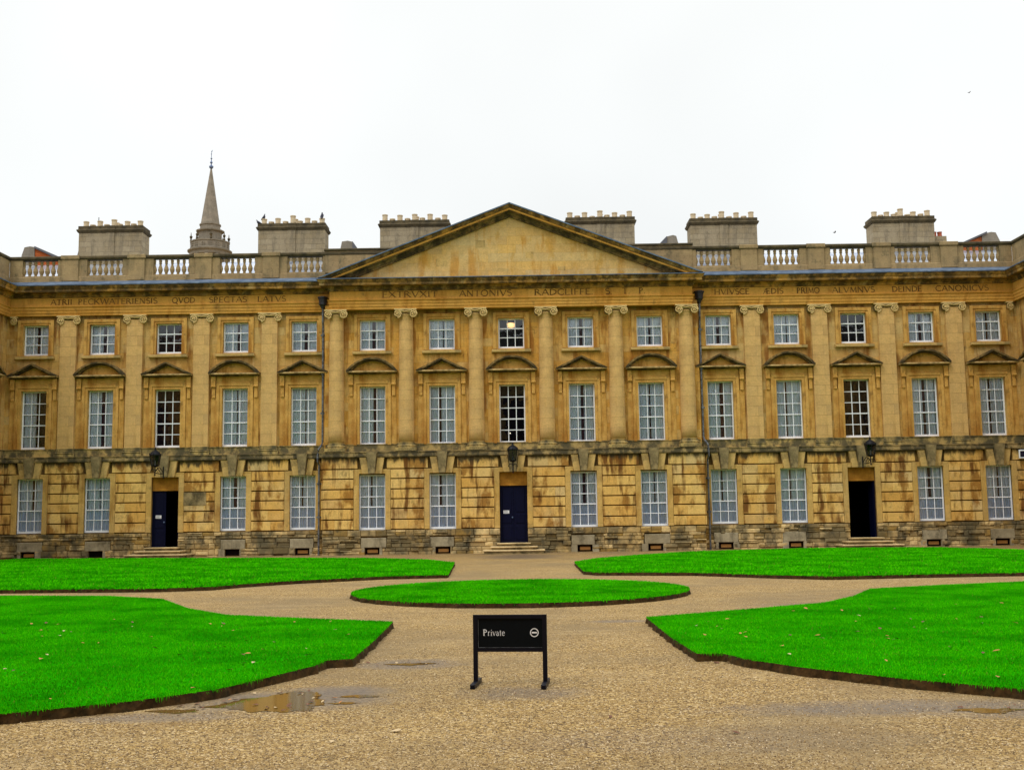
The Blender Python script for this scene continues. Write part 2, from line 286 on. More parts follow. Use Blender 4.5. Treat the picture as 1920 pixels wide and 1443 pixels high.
# ------------------------------------------------------------------ mesh helpers
class MB:
    def __init__(s): s.v = []; s.f = []; s.t = []; s.cur = .5
    def poly(s, pts):
        i = len(s.v); s.v += [tuple(p) for p in pts]; s.f.append(tuple(range(i, i+len(pts)))); s.t.append(s.cur)
    def raw(s, vs, fs):
        i = len(s.v); s.v += [tuple(p) for p in vs]
        for f in fs: s.f.append(tuple(a+i for a in f)); s.t.append(s.cur)
    def box(s, x0, x1, y0, y1, z0, z1):
        s.raw([(x0,y0,z0),(x1,y0,z0),(x1,y1,z0),(x0,y1,z0),(x0,y0,z1),(x1,y0,z1),(x1,y1,z1),(x0,y1,z1)],
              [(0,3,2,1),(4,5,6,7),(0,1,5,4),(1,2,6,5),(2,3,7,6),(3,0,4,7)]); return s
    def cbox(s, x0, x1, y0, y1, z0, z1, c=.015, j=0.):
        """block whose front (-y) face has chamfered edges"""
        r = lambda: random.uniform(-j, j)
        b = [(x0,y1,z0),(x1,y1,z0),(x1,y1,z1),(x0,y1,z1)]; m = [(x0,y0+c,z0),(x1,y0+c,z0),(x1,y0+c,z1),(x0,y0+c,z1)]
        f = [(x0+c+abs(r()),y0+r(),z0+c+abs(r())),(x1-c-abs(r()),y0+r(),z0+c+abs(r())),(x1-c-abs(r()),y0+r(),z1-c-abs(r())),(x0+c+abs(r()),y0+r(),z1-c-abs(r()))]
        fs = [(8,9,10,11),(3,2,1,0)]
        for k in range(4):
            q = (k+1) % 4; fs += [(k,q,4+q,4+k),(4+k,4+q,8+q,8+k)]
        s.raw(b+m+f, fs); return s
    def prism(s, pts, y0, y1):
        """pts (x,z) counter-clockwise seen from -y; front at y0"""
        n = len(pts); vs = [(x,y0,z) for x,z in pts]+[(x,y1,z) for x,z in pts]
        fs = [tuple(range(n)), tuple(range(2*n-1, n-1, -1))]
        for k in range(n): q = (k+1) % n; fs.append((q, k, n+k, n+q))
        s.raw(vs, fs); return s
    def tube(s, pts, r, n=8, cap=True):
        pts = [Vector(p) for p in pts]; rr = r if isinstance(r, (list, tuple)) else [r]*len(pts)
        vs = []; up = Vector((0,0,1))
        for i, p in enumerate(pts):
            d = (pts[min(i+1, len(pts)-1)]-pts[max(i-1, 0)]).normalized()
            a = d.cross(up) if abs(d.dot(up)) < .95 else d.cross(Vector((1,0,0)))
            a.normalize(); b = d.cross(a)
            for k in range(n): t = 2*PI*k/n; vs.append(p+rr[i]*(math.cos(t)*a+math.sin(t)*b))
        fs = [(i*n+k, i*n+(k+1)%n, (i+1)*n+(k+1)%n, (i+1)*n+k) for i in range(len(pts)-1) for k in range(n)]
        if cap: fs += [tuple(range(n-1,-1,-1)), tuple((len(pts)-1)*n+k for k in range(n))]
        s.raw(vs, fs); return s
    def lathe(s, prof, cx=0, cyy=0, n=16, a0=0., a1=2*PI, rot=0.):
        full = abs(a1-a0-2*PI) < 1e-6; m = n if full else n+1; vs = []
        for r, z in prof:
            for k in range(m): t = a0+(a1-a0)*k/n+rot; vs.append((cx+r*math.cos(t), cyy+r*math.sin(t), z))
        fs = []
        for i in range(len(prof)-1):
            for k in range(n):
                q = (k+1) % m; fs.append((i*m+k, i*m+q, (i+1)*m+q, (i+1)*m+k))
        if full: fs += [tuple(range(m-1,-1,-1)), tuple((len(prof)-1)*m+k for k in range(m))]
        s.raw(vs, fs); return s
    def sweep(s, path, prof, e0=None, e1=None):
        """closed profile [(o,z)] swept along a plan path; outward is to the right of travel (-y when going +x).
        e0/e1 = (ex,ey) shift per unit o where that end is mitred, None = square capped end"""
        P = [Vector((a, b)) for a, b in path]; n = len(prof); vs = []
        def rn(a, b): d = (b-a).normalized(); return Vector((d.y, -d.x))
        for i, p in enumerate(P):
            if i == 0: m = Vector(e0) if e0 else rn(P[0], P[1])
            elif i == len(P)-1: m = Vector(e1) if e1 else rn(P[-2], P[-1])
            else:
                a = rn(P[i-1], p); b = rn(p, P[i+1]); m = (a+b)/(1+a.dot(b))
            for o, z in prof: vs.append((p.x+m.x*o, p.y+m.y*o, z))
        fs = []
        for i in range(len(P)-1):
            for k in range(n):
                q = (k+1) % n; fs.append((i*n+q, i*n+k, (i+1)*n+k, (i+1)*n+q))
        if not e0: fs.append(tuple(range(n)))
        if not e1: fs.append(tuple((len(P)-1)*n+k for k in range(n-1, -1, -1)))
        s.raw(vs, fs); return s
    def mesh(s, name, mat):
        me = bpy.data.meshes.new(name); me.from_pydata(s.v, [], s.f)
        mats = mat if isinstance(mat, list) else [mat]
        for m in mats: me.materials.append(M_[m])
        at = me.attributes.new('tint', 'FLOAT', 'FACE'); at.data.foreach_set('value', np.array(s.t, dtype=np.float32))
        me.update(); return me
    def obj(s, name, mat, parent=None, loc=None, smooth=False):
        me = s.mesh(name, mat)
        if smooth: me.polygons.foreach_set('use_smooth', [True]*len(me.polygons))
        return link(name, me, parent, loc)
def link(name, me, parent=None, loc=None):
    o = bpy.data.objects.new(name, me); C.objects.link(o)
    if parent: o.parent = parent
    if loc: o.location = loc
    return o
def tag(o, label=None, cat=None, group=None, kind=None):
    if label: o['label'] = label
    if cat: o['category'] = cat
    if group: o['group'] = group
    if kind: o['kind'] = kind
    return o
def empty(name, label, cat, loc=(0,0,0), rz=0, group=None):
    o = bpy.data.objects.new(name, None); C.objects.link(o); o.location = loc; o.rotation_euler = (0,0,rz); return tag(o, label, cat, group)
def wall_grid(mb, x0, x1, z0, z1, holes, y, depth):
    """front wall sheet with openings and their reveals"""
    xs = sorted({x0, x1, *[h[0] for h in holes], *[h[1] for h in holes]}); zs = sorted({z0, z1, *[h[2] for h in holes], *[h[3] for h in holes]})
    for a, b in zip(xs, xs[1:]):
        for c, d in zip(zs, zs[1:]):
            mx_, mz = (a+b)/2, (c+d)/2
            if any(h[0] < mx_ < h[1] and h[2] < mz < h[3] for h in holes): continue
            mb.poly([(a,y,c),(b,y,c),(b,y,d),(a,y,d)])
    for a, b, c, d in holes:
        Y = y+depth
        mb.poly([(a,y,c),(a,y,d),(a,Y,d),(a,Y,c)]); mb.poly([(b,y,c),(b,Y,c),(b,Y,d),(b,y,d)])
        mb.poly([(a,y,d),(b,y,d),(b,Y,d),(a,Y,d)]); mb.poly([(a,y,c),(a,Y,c),(b,Y,c),(b,y,c)])

# ------------------------------------------------------------------ ground, lawns, gravel
mb = MB(); mb.poly([(-1500,-1500,0),(1500,-1500,0),(1500,1500,0),(-1500,1500,0)])
tag(mb.obj('ground', 'gravel'), kind='structure')
LAWNS = {
 'back_left': [(-21.5,-2.6),(-18,-3.3),(-14.5,-4.3),(-9.9,-5.6),(-5.4,-7.5),(-3.2,-9.6),(-1.96,-12.6),(-1.69,-20.2),(-3.4,-20.5),(-5.4,-21.9),(-6.6,-23.2),(-7.05,-24.1),(-8.2,-24.5),(-12.2,-24.2),(-21.5,-24.1)],
 'back_right': [(2.1,-13.4),(3.1,-10.6),(4.77,-8.0),(7.35,-5.0),(12.2,-3.1),(15.4,-3.6),(17.5,-4.5),(19.1,-7.6),(19.9,-11),(20.3,-24.0),(13.3,-22.9),(9.9,-23.1),(7.9,-23.4),(6.7,-22.5),(4.95,-20.8),(2.4,-20.0),(2.08,-19.4)],
 'circle': [(.30+3.60*math.cos(t), -26.75+3.70*math.sin(t)) for t in np.linspace(0, 2*PI, 64, endpoint=False)],
 'front_left': [(-16,-26.2),(-11.1,-26.4),(-8.5,-27.0),(-7.0,-28.1),(-5.75,-30.6),(-4.67,-32.1),(-3.65,-32.7),(-2.52,-33.3),(-1.65,-33.75),(-1.6,-36.3),(-1.6,-38.2),(-1.88,-38.3),(-1.93,-38.75),(-2.33,-39.8),(-2.58,-40.4),(-3.15,-41.0),(-4.07,-41.6),(-5.6,-42.3),(-8,-43),(-16,-43.6)],
 'front_right': [(2.27,-33.6),(4.06,-32.4),(5.64,-31.3),(6.55,-29.9),(7.45,-28.0),(9.1,-27.2),(11.3,-26.4),(18,-25.6),(18,-43.5),(8.5,-42.4),(6.2,-41.6),(4.81,-41.0),(4.01,-40.3),(3.23,-39.4),(2.81,-38.7),(2.64,-38.15),(2.35,-38.15),(2.28,-36.4)],
}
LABEL_L = {'back_left':'far left', 'back_right':'far right', 'circle':'round', 'front_left':'near left', 'front_right':'near right'}
def inpoly(px, py, poly):
    r = np.zeros(px.shape, bool); n = len(poly)
    for i in range(n):
        x0, y0 = poly[i]; x1, y1 = poly[(i+1) % n]
        c = ((y0 > py) != (y1 > py)) & (px < (x1-x0)*(py-y0)/((y1-y0) or 1e-9)+x0); r ^= c
    return r
def refine(poly, step=.12, jit=.012):
    o = []
    n = len(poly)
    for i in range(n):
        a, b = poly[i], poly[(i+1) % n]; k = max(1, int(math.dist(a, b)/step))
        for q in range(k): t = q/k; o.append((a[0]+(b[0]-a[0])*t+random.uniform(-jit, jit), a[1]+(b[1]-a[1])*t+random.uniform(-jit, jit)))
    return o
def area(p): return .5*sum(p[i][0]*p[(i+1)%len(p)][1]-p[(i+1)%len(p)][0]*p[i][1] for i in range(len(p)))
HL = .09
for nm, poly in LAWNS.items():
    if area(poly) < 0: poly = poly[::-1]
    LAWNS[nm] = poly
    o_ = empty('lawn_'+nm, None, None) if False else None
    pr = refine(poly); n = len(pr); ccx = sum(p[0] for p in pr)/n; ccy = sum(p[1] for p in pr)/n
    ft = []
    for i in range(n):
        (ax, ay), (bx, by) = pr[i-1], pr[(i+1) % n]; L_ = math.dist((ax, ay), (bx, by)) or 1; q = random.uniform(-.005, .035); ft.append((pr[i][0]+(by-ay)/L_*q, pr[i][1]-(bx-ax)/L_*q))
    vs = [(x,y,HL) for x,y in pr]; fs = [tuple(range(n))]
    m1 = MB(); m1.raw(vs, fs)
    for i in range(n):      # soil side: leans a little, sits under the turf lip
        m1.cur = 1
        q = (i+1) % n; (ax, ay), (bx, by) = pr[i], pr[q]
        m1.poly([(ft[i][0],ft[i][1],0),(ft[q][0],ft[q][1],0),(bx,by,HL),(ax,ay,HL)])
    me = m1.mesh('lawn', ['turf', 'soil'])
    me.polygons.foreach_set('material_index', [0]+[1]*n)
    tag(link('lawn', me), kind='structure')
# grass blades, one object of countless blades
def blades():
    V = []; T = []
    for nm, poly in LAWNS.items():
        P = np.array(poly); (x0, y0), (x1, y1) = P.min(0), P.max(0)
        if nm.startswith('front'): dens, h, wd = 2600, .021, .0058
        elif nm == 'circle': dens, h, wd = 1500, .032, .011
        else: dens, h, wd = 330, .045, .022
        y1 = min(y1, 1); N = int((x1-x0)*(y1-y0)*dens)
        x = rng.uniform(x0, x1, N); y = rng.uniform(y0, y1, N)
        # keep what the photograph (or a step beside it) can see
        k = inpoly(x, y, poly) & (np.abs(x-.36) < (y+51.3)*.50+5.0)
        x = x[k]; y = y[k]
        pr = np.array(refine(poly, .01 if nm.startswith('front') else .03, .006)); x = np.concatenate([x, pr[:,0]]); y = np.concatenate([y, pr[:,1]])
        n = len(x); a = rng.uniform(0, 2*PI, n); hh = h*rng.uniform(.5, 1.25, n); ww = wd*rng.uniform(.6, 1.3, n)
        la = rng.uniform(0, 2*PI, n); ln = hh*rng.uniform(.1, .7, n)
        v = np.empty((n, 3, 3)); 
        v[:,0] = np.c_[x-ww*np.cos(a), y-ww*np.sin(a), np.full(n, HL-.004)]
        v[:,1] = np.c_[x+ww*np.cos(a), y+ww*np.sin(a), np.full(n, HL-.004)]
        v[:,2] = np.c_[x+ln*np.cos(la), y+ln*np.sin(la), HL+hh]
        V.append(v.reshape(-1, 3)); T.append(rng.uniform(0, 1, n))
        # ragged fringe hanging over the cut edge
        E_ = refine(poly, .012 if nm.startswith('front') else .03, .004); m_ = len(E_); E_ = np.array(E_)
        tg = np.roll(E_, -2, 0)-np.roll(E_, 2, 0); tg /= np.maximum(np.linalg.norm(tg, axis=1, keepdims=True), 1e-6); nrm = np.c_[tg[:,1], -tg[:,0]]
        o_ = rng.uniform(.004, .022, m_)[:,None]; wv = (.004 if nm.startswith('front') else .010)*rng.uniform(.6, 1.5, m_)[:,None]; dz_ = rng.uniform(-.012, .030, m_)*(1+.8*np.sin(E_[:,0]*9+E_[:,1]*7))
        v = np.empty((m_, 3, 3)); v[:,0,:2] = E_-tg*wv; v[:,1,:2] = E_+tg*wv; v[:,2,:2] = E_+nrm*o_; v[:,0,2] = HL+.004; v[:,1,2] = HL+.004; v[:,2,2] = HL-dz_
        V.append(v.reshape(-1, 3)); T.append(rng.uniform(0, .6, m_))
    V = np.concatenate(V); T = np.concatenate(T)
    return V, T
def tri_mesh(name, V, F_, T, mat):
    me = bpy.data.meshes.new(name); nf = len(F_); me.vertices.add(len(V)); me.vertices.foreach_set('co', V.astype(np.float32).ravel())
    me.loops.add(nf*3); me.loops.foreach_set('vertex_index', F_.astype(np.int32).ravel())
    me.polygons.add(nf); me.polygons.foreach_set('loop_start', np.arange(0, nf*3, 3, dtype=np.int32)); me.polygons.foreach_set('loop_total', np.full(nf, 3, np.int32))
    me.update(calc_edges=True); me.materials.append(M_[mat])
    at = me.attributes.new('tint', 'FLOAT', 'FACE'); at.data.foreach_set('value', T.astype(np.float32)); return me
V, T = blades()
tag(link('grass', tri_mesh('grass', V, np.arange(len(V)).reshape(-1, 3), T, 'blade')), 'short bright green grass on the lawns', 'grass', kind='stuff')
# loose stones lying on the gravel near the camera
def pebbles():
    N = 75000; d = 7.2+22*rng.uniform(0, 1, N)**1.9; y = -51.3+d; x = .36+rng.uniform(-.5, .5, N)*d*1.02
    ok = np.ones(N, bool)
    for p in LAWNS.values(): ok &= ~inpoly(x, y, p)
    for (wx, wy, rx, ry, am) in WET[:2]: ok &= (((x-wx)/rx)**2+((y-wy)/ry)**2 > .9)
    x = x[ok]; y = y[ok]; n = len(x); r = rng.uniform(.0035, .0085, n)
    base = np.array([(1,0,0),(-.5,.87,0),(-.5,-.87,0),(0,0,1)])
    a = rng.uniform(0, 2*PI, n); ca, sa = np.cos(a), np.sin(a)
    V = np.empty((n, 4, 3)); el_ = rng.uniform(.7, 1.5, n)
    for k, b in enumerate(base):
        bx, by = b[0]*r*el_, b[1]*r
        V[:,k,0] = x+bx*ca-by*sa; V[:,k,1] = y+bx*sa+by*ca; V[:,k,2] = b[2]*r*.9+.001
    F_ = (np.arange(n)[:,None,None]*4+np.array([(0,1,3),(1,2,3),(2,0,3)])[None]).reshape(-1, 3)
    return V.reshape(-1, 3), F_, np.repeat(rng.uniform(0, 1, n), 3)
V, F_, T = pebbles()
tag(link('loose_gravel', tri_mesh('loose_gravel', V, F_, T, 'pebble')), 'loose tan gravel stones on the paths', 'gravel', kind='stuff')
# puddle
pp = [(-2.62,-40.86),(-2.3,-41.05),(-2.0,-41.2),(-1.75,-41.28),(-1.5,-41.12),(-1.42,-40.8),(-1.5,-40.45),(-1.6,-40.1),(-1.75,-39.86),(-1.95,-40.0),(-2.1,-40.2),(-2.35,-40.45)]
pq = refine(pp, .045, .012); ex = []
for i, (x, y) in enumerate(pq):
    t = i/len(pq)*2*PI; q = 1+.055*math.sin(7*t+1)+.05*math.sin(13*t+.5)+.035*math.sin(23*t+2)+.02*math.sin(41*t); q *= .88; ex.append((-1.93+(x+1.93)*q, -40.6+(y+40.6)*q, .004))
mb = MB(); mb.raw(ex, [tuple(range(len(ex)))])
for cx_, cy_, r_ in ((-1.22, -40.35, .10), (-2.75, -41.05, .12), (-1.3, -40.75, .07), (-.98, -38.07, .12), (-.75, -38.02, .06), (4.3, -41.55, .14), (4.75, -41.62, .09)):
    mb.raw([(cx_+r_*1.8*(1+.25*math.sin(3*t+r_*90)+.2*math.sin(7*t))*math.cos(t), cy_+r_*.8*(1+.25*math.sin(3*t+r_*50)+.2*math.sin(8*t))*math.sin(t), .004) for t in np.linspace(0, 2*PI, 40, endpoint=False)], [tuple(range(40))])
tag(mb.obj('puddle', 'puddle'), kind='structure')

# ------------------------------------------------------------------ the stone range
# z levels shared by all the ranges
ZG0, ZG1 = 1.148, 3.60
ZM0, ZM1 = 4.96, 7.63
ZU0, ZU1 = 9.29, 10.70
HW = .59
GROOVES = [1.11, 1.56, 2.04, 2.47, 2.91, 3.37, 3.81, 4.33]

def sash(w_, h_, rows, meet):
    """white sash window; origin bottom centre, front face at y=0; returns mesh of frame and bars"""
    m = MB(); a = w_/2
    m.box(-a, -a+.055, 0, .09, 0, h_); m.box(a-.055, a, 0, .09, 0, h_)
    m.box(-a+.055, a-.055, 0, .09, h_-.055, h_); m.box(-a+.055, a-.055, -.01, .09, 0, .10)
    z0, z1 = .10, h_-.055; st = (z1-z0)/rows; x0, x1 = -a+.055, a-.055
    for k in range(1, rows):
        z = z0+st*k; t = .026 if k == meet else .018
        m.box(x0, x1, .012 if k == meet else .022, .06, z-t, z+t)
    for k in (1, 2):
        x = x0+(x1-x0)*k/3
        for r_ in range(rows):
            za = z0+st*r_+(.026 if r_ == meet else .018 if r_ else 0); zb = z0+st*(r_+1)-(.026 if r_+1 == meet else .018 if r_+1 < rows else 0)
            m.box(x-.017, x+.017, .024, .058, za, zb)
    return m
def pane(w_, h_):
    m = MB(); a = w_/2-.05; m.poly([(-a,.045,.09),(a,.045,.09),(a,.045,h_-.05),(-a,.045,h_-.05)]); return m
def drape(x0, x1, z0, z1, y, folds, amp=.03):
    m = MB(); n = max(8, folds*6); vs = []
    ph = random.uniform(0, 6)
    for k in range(n+1):
        t = k/n; x = x0+(x1-x0)*t; yy = y+amp*math.sin(t*folds*2*PI+ph)+amp*.4*math.sin(t*folds*5.3+ph)
        vs += [(x, yy, z0), (x, yy+.01*math.sin(k), z1)]
    m.raw(vs, [(2*k, 2*k+2, 2*k+3, 2*k+1) for k in range(n)]); return m
KIND = {'ground': (ZG0, ZG1, 5, 2), 'mid': (ZM0, ZM1, 5, 2), 'upper': (ZU0, ZU1, 3, 2)}
MESH = {}
for kd, (a_, b_, rw, mt) in KIND.items():
    h_ = b_-a_
    MESH[kd] = sash(2*HW, h_, rw, mt).mesh('window', 'white'); MESH[kd+'g'] = pane(2*HW, h_).mesh('glass_pane', 'glass')
    for v_ in range(6):
        gap = (.05, .09, .035, .07, .06, .025)[v_]; cxg = (.02, .10, -.05, .03, -.12, .05)[v_]; zt = h_-.06; zb = .1
        MESH[kd+'cl%d' % v_] = drape(-HW+.06, cxg-gap, zb, zt, .13, 5, .022).mesh('curtain', 'net')
        MESH[kd+'cr%d' % v_] = drape(cxg+gap, HW-.06, zb, zt, .13, 5, .022).mesh('curtain', 'net')
        MESH[kd+'dr%d' % v_] = drape(cxg-gap-.03, cxg+gap+.03, zb, zt, .19, 2, .015).mesh('curtain', 'drape')
    MESH[kd+'low'] = drape(-HW+.06, HW-.06, .1, h_*.42, .115, 7, .016).mesh('curtain', 'netblue')
    m = MB(); m.box(-HW-.5, HW+.5, .10, .9, -.15, h_+.15); m.f = m.f[:2]+m.f[3:]; m.t = m.t[:5]
    MESH[kd+'room'] = m.mesh('room', 'interior'); MESH[kd+'roomb'] = m.mesh('room', 'interiorbrown')
def window(parent, kd, x, y, dz, mode='net', depth=.17):
    z = KIND[kd][0]+dz
    o = link('window', MESH[kd], parent, (x, y+depth, z))
    link('glass_pane', MESH[kd+'g'], o)
    v_ = random.randrange(6)
    if mode == 'net':
        link('curtain', MESH[kd+'cl%d' % v_], o); link('curtain', MESH[kd+'cr%d' % v_], o); link('curtain', MESH[kd+'dr%d' % v_], o)
        if kd == 'ground': link('curtain', MESH[kd+'low'], o)
    elif mode == 'half':
        link('curtain', MESH[kd+'cl1'], o)
    link('room', MESH[kd+('roomb' if mode == 'brown' else 'room')], o)
    if mode in ('dark', 'brown'): o['label'] = 'uncurtained window showing the dark stairwell'
    return o

def ring(mb, a, top, bot, wd, y0, y1, legs_to=None):
    """flat frame strips round an opening: half width a (inner), strip width wd"""
    mb.box(-a-wd, -a, y0, y1, bot, top); mb.box(a, a+wd, y0, y1, bot, top); mb.box(-a-wd, a+wd, y0, y1, top, top+wd)
def mid_surround():
    m = MB(); a = HW
    ring(m, a+.0, ZM1+.0, ZM0-.0, .12, -.05, 0); ring(m, a+.125, ZM1+.125, ZM0, .13, -.085, 0)
    m.box(-a-.258, a+.258, -.045, 0, ZM1+.262, 8.18)
    return m
def mid_backing():
    res = []
    for s_ in (-1, 1):
        m = MB(); x0, x1 = sorted((s_*(HW+.262), s_*1.10)); m.box(x0, x1, -.03, 0, ZM0, 7.2)
        m.box(x0+.03, x1-.03, -.14, 0, 7.75, 8.18); m.box(x0+.05, x1-.05, -.09, 0, 7.2, 7.75)
        m.tube([((x0+x1)/2-.1, -.12, 7.72), ((x0+x1)/2+.1, -.12, 7.72)], .05, 8); res.append(m)
    return res
def hood(kind_):
    """window pediment; base 8.18"""
    m = MB(); t = MB(); w0, w1 = 1.17, .93
    m.box(-w0+.10, w0-.10, -.22, 0, 8.18, 8.235)
    if kind_ == 'tri':
        slope = .50/w0
        o = [(-w0, 8.31), (0, 8.31+.56), (w0, 8.31)]; 
        f = lambda off: [(-w0+off*2.4, 8.312), (0, 8.87-off*1.05), (w0-off*2.4, 8.312)]
        def arch(a, b, y0):
            A = f(a); B = f(b); n = len(A)
            m.prism([A[0], B[0], B[1], A[1]][::1], y0, 0); m.prism([B[1], B[2], A[2], A[1]], y0, 0)
        arch(0, .075, -.42); arch(.076, .14, -.30)
        t.prism([f(.141)[0], f(.141)[2], f(.141)[1]], -.08, -.001)
    else:
        def arcp(off, n=20):
            w_ = w0-off*1.6; h_ = .60-off; r = (w_*w_+h_*h_)/(2*h_); a = math.asin(w_/r)
            return [(r*math.sin(-a+2*a*k/n), 8.312+h_-r+r*math.cos(-a+2*a*k/n)) for k in range(n+1)]
        def arch(a, b, y0):
            A = arcp(a); B = arcp(b)
            for k in range(20): m.prism([A[k], B[k], B[k+1], A[k+1]], y0, 0)
        arch(0, .075, -.42); arch(.076, .14, -.30)
        A = arcp(.141); t.prism(A[::-1], -.08, -.001)
    return m, t
def upper_surround():
    m = MB(); ring(m, HW, ZU1, ZU0-.02, .10, -.04, 0); ring(m, HW+.102, ZU1+.102, ZU0-.02, .14, -.075, 0); return m
MESH['msur'] = mid_surround().mesh('window_surround', 'architrave'); MESH['mb0'], MESH['mb1'] = [q.mesh('console_strip', 'architrave') for q in mid_backing()]
for k_ in ('tri', 'seg'):
    a_, b_ = hood(k_); MESH[k_] = a_.mesh('window_pediment', 'soot_shade_mould'); MESH[k_+'t'] = b_.mesh('pediment_field', 'architrave')
MESH['hbase'] = MB().cbox(-1.15, 1.15, -.38, 0, 8.237, 8.31, .015).mesh('pediment_base', 'hoodbase')
MESH['usur'] = upper_surround().mesh('window_surround', 'architrave')
MESH['sill'] = MB().cbox(-.90, .90, -.17, 0, 9.10, 9.235, .02).mesh('window_sill', 'voussoir')
# ground storey flat arch: keystone and two splayed stones
MESH['key'] = MB().prism([(-.135, 3.60), (.135, 3.60), (.235, 4.56), (-.235, 4.56)], -.26, .0).mesh('keystone', 'keystone')
for s_ in (-1, 1):
    p = [(s_*.15, 3.602), (s_*.43, 3.602), (s_*.56, 4.33), (s_*.252, 4.33)]
    MESH['vous%d' % s_] = MB().prism(p if s_ > 0 else p[::-1], -.085, .09).mesh('splayed_stone', 'voussoir')

def volute(cx, r=.2, s_=1, y=0):
    m = MB(); pts = []; rr = []
    for k in range(46):
        t = k/45; a = s_*(PI/2 - 0 - t*2*PI*2.05); q = r*(1-t*.86); pts.append((cx+q*math.cos(a), y-.03*t, 0+q*math.sin(a))); rr.append(.040*(1-.45*t))
    m.tube(pts, rr, 6)
    m.tube([(cx, y-.02, 0), (cx, y-.07, 0)], [.045, .03], 8)
    return m
def capital(wd=.31, y=0.):
    """ionic capital, top at z 0, front at y"""
    m = MB()
    for s_ in (-1, 1):
        a = volute(s_*(wd+.02), .18, s_, y); m.raw([(x, yy, z-.235) for x, yy, z in a.v], a.f)
        m.raw([(x, yy, z) for x, yy, z in MB().tube([(s_*(wd-.02), y-.02, -.085), (s_*wd*.45, y-.02, -.095), (0, y-.02, -.13)], .03, 6).v], MB().tube([(0,0,0),(1,0,0),(2,0,0)], .03, 6).f)
    m.box(-wd-.17, wd+.17, y-.05, y+.2, -.055, 0); m.box(-wd+.12, wd-.12, y+.015, y+.2, -.17, -.10)
    return m

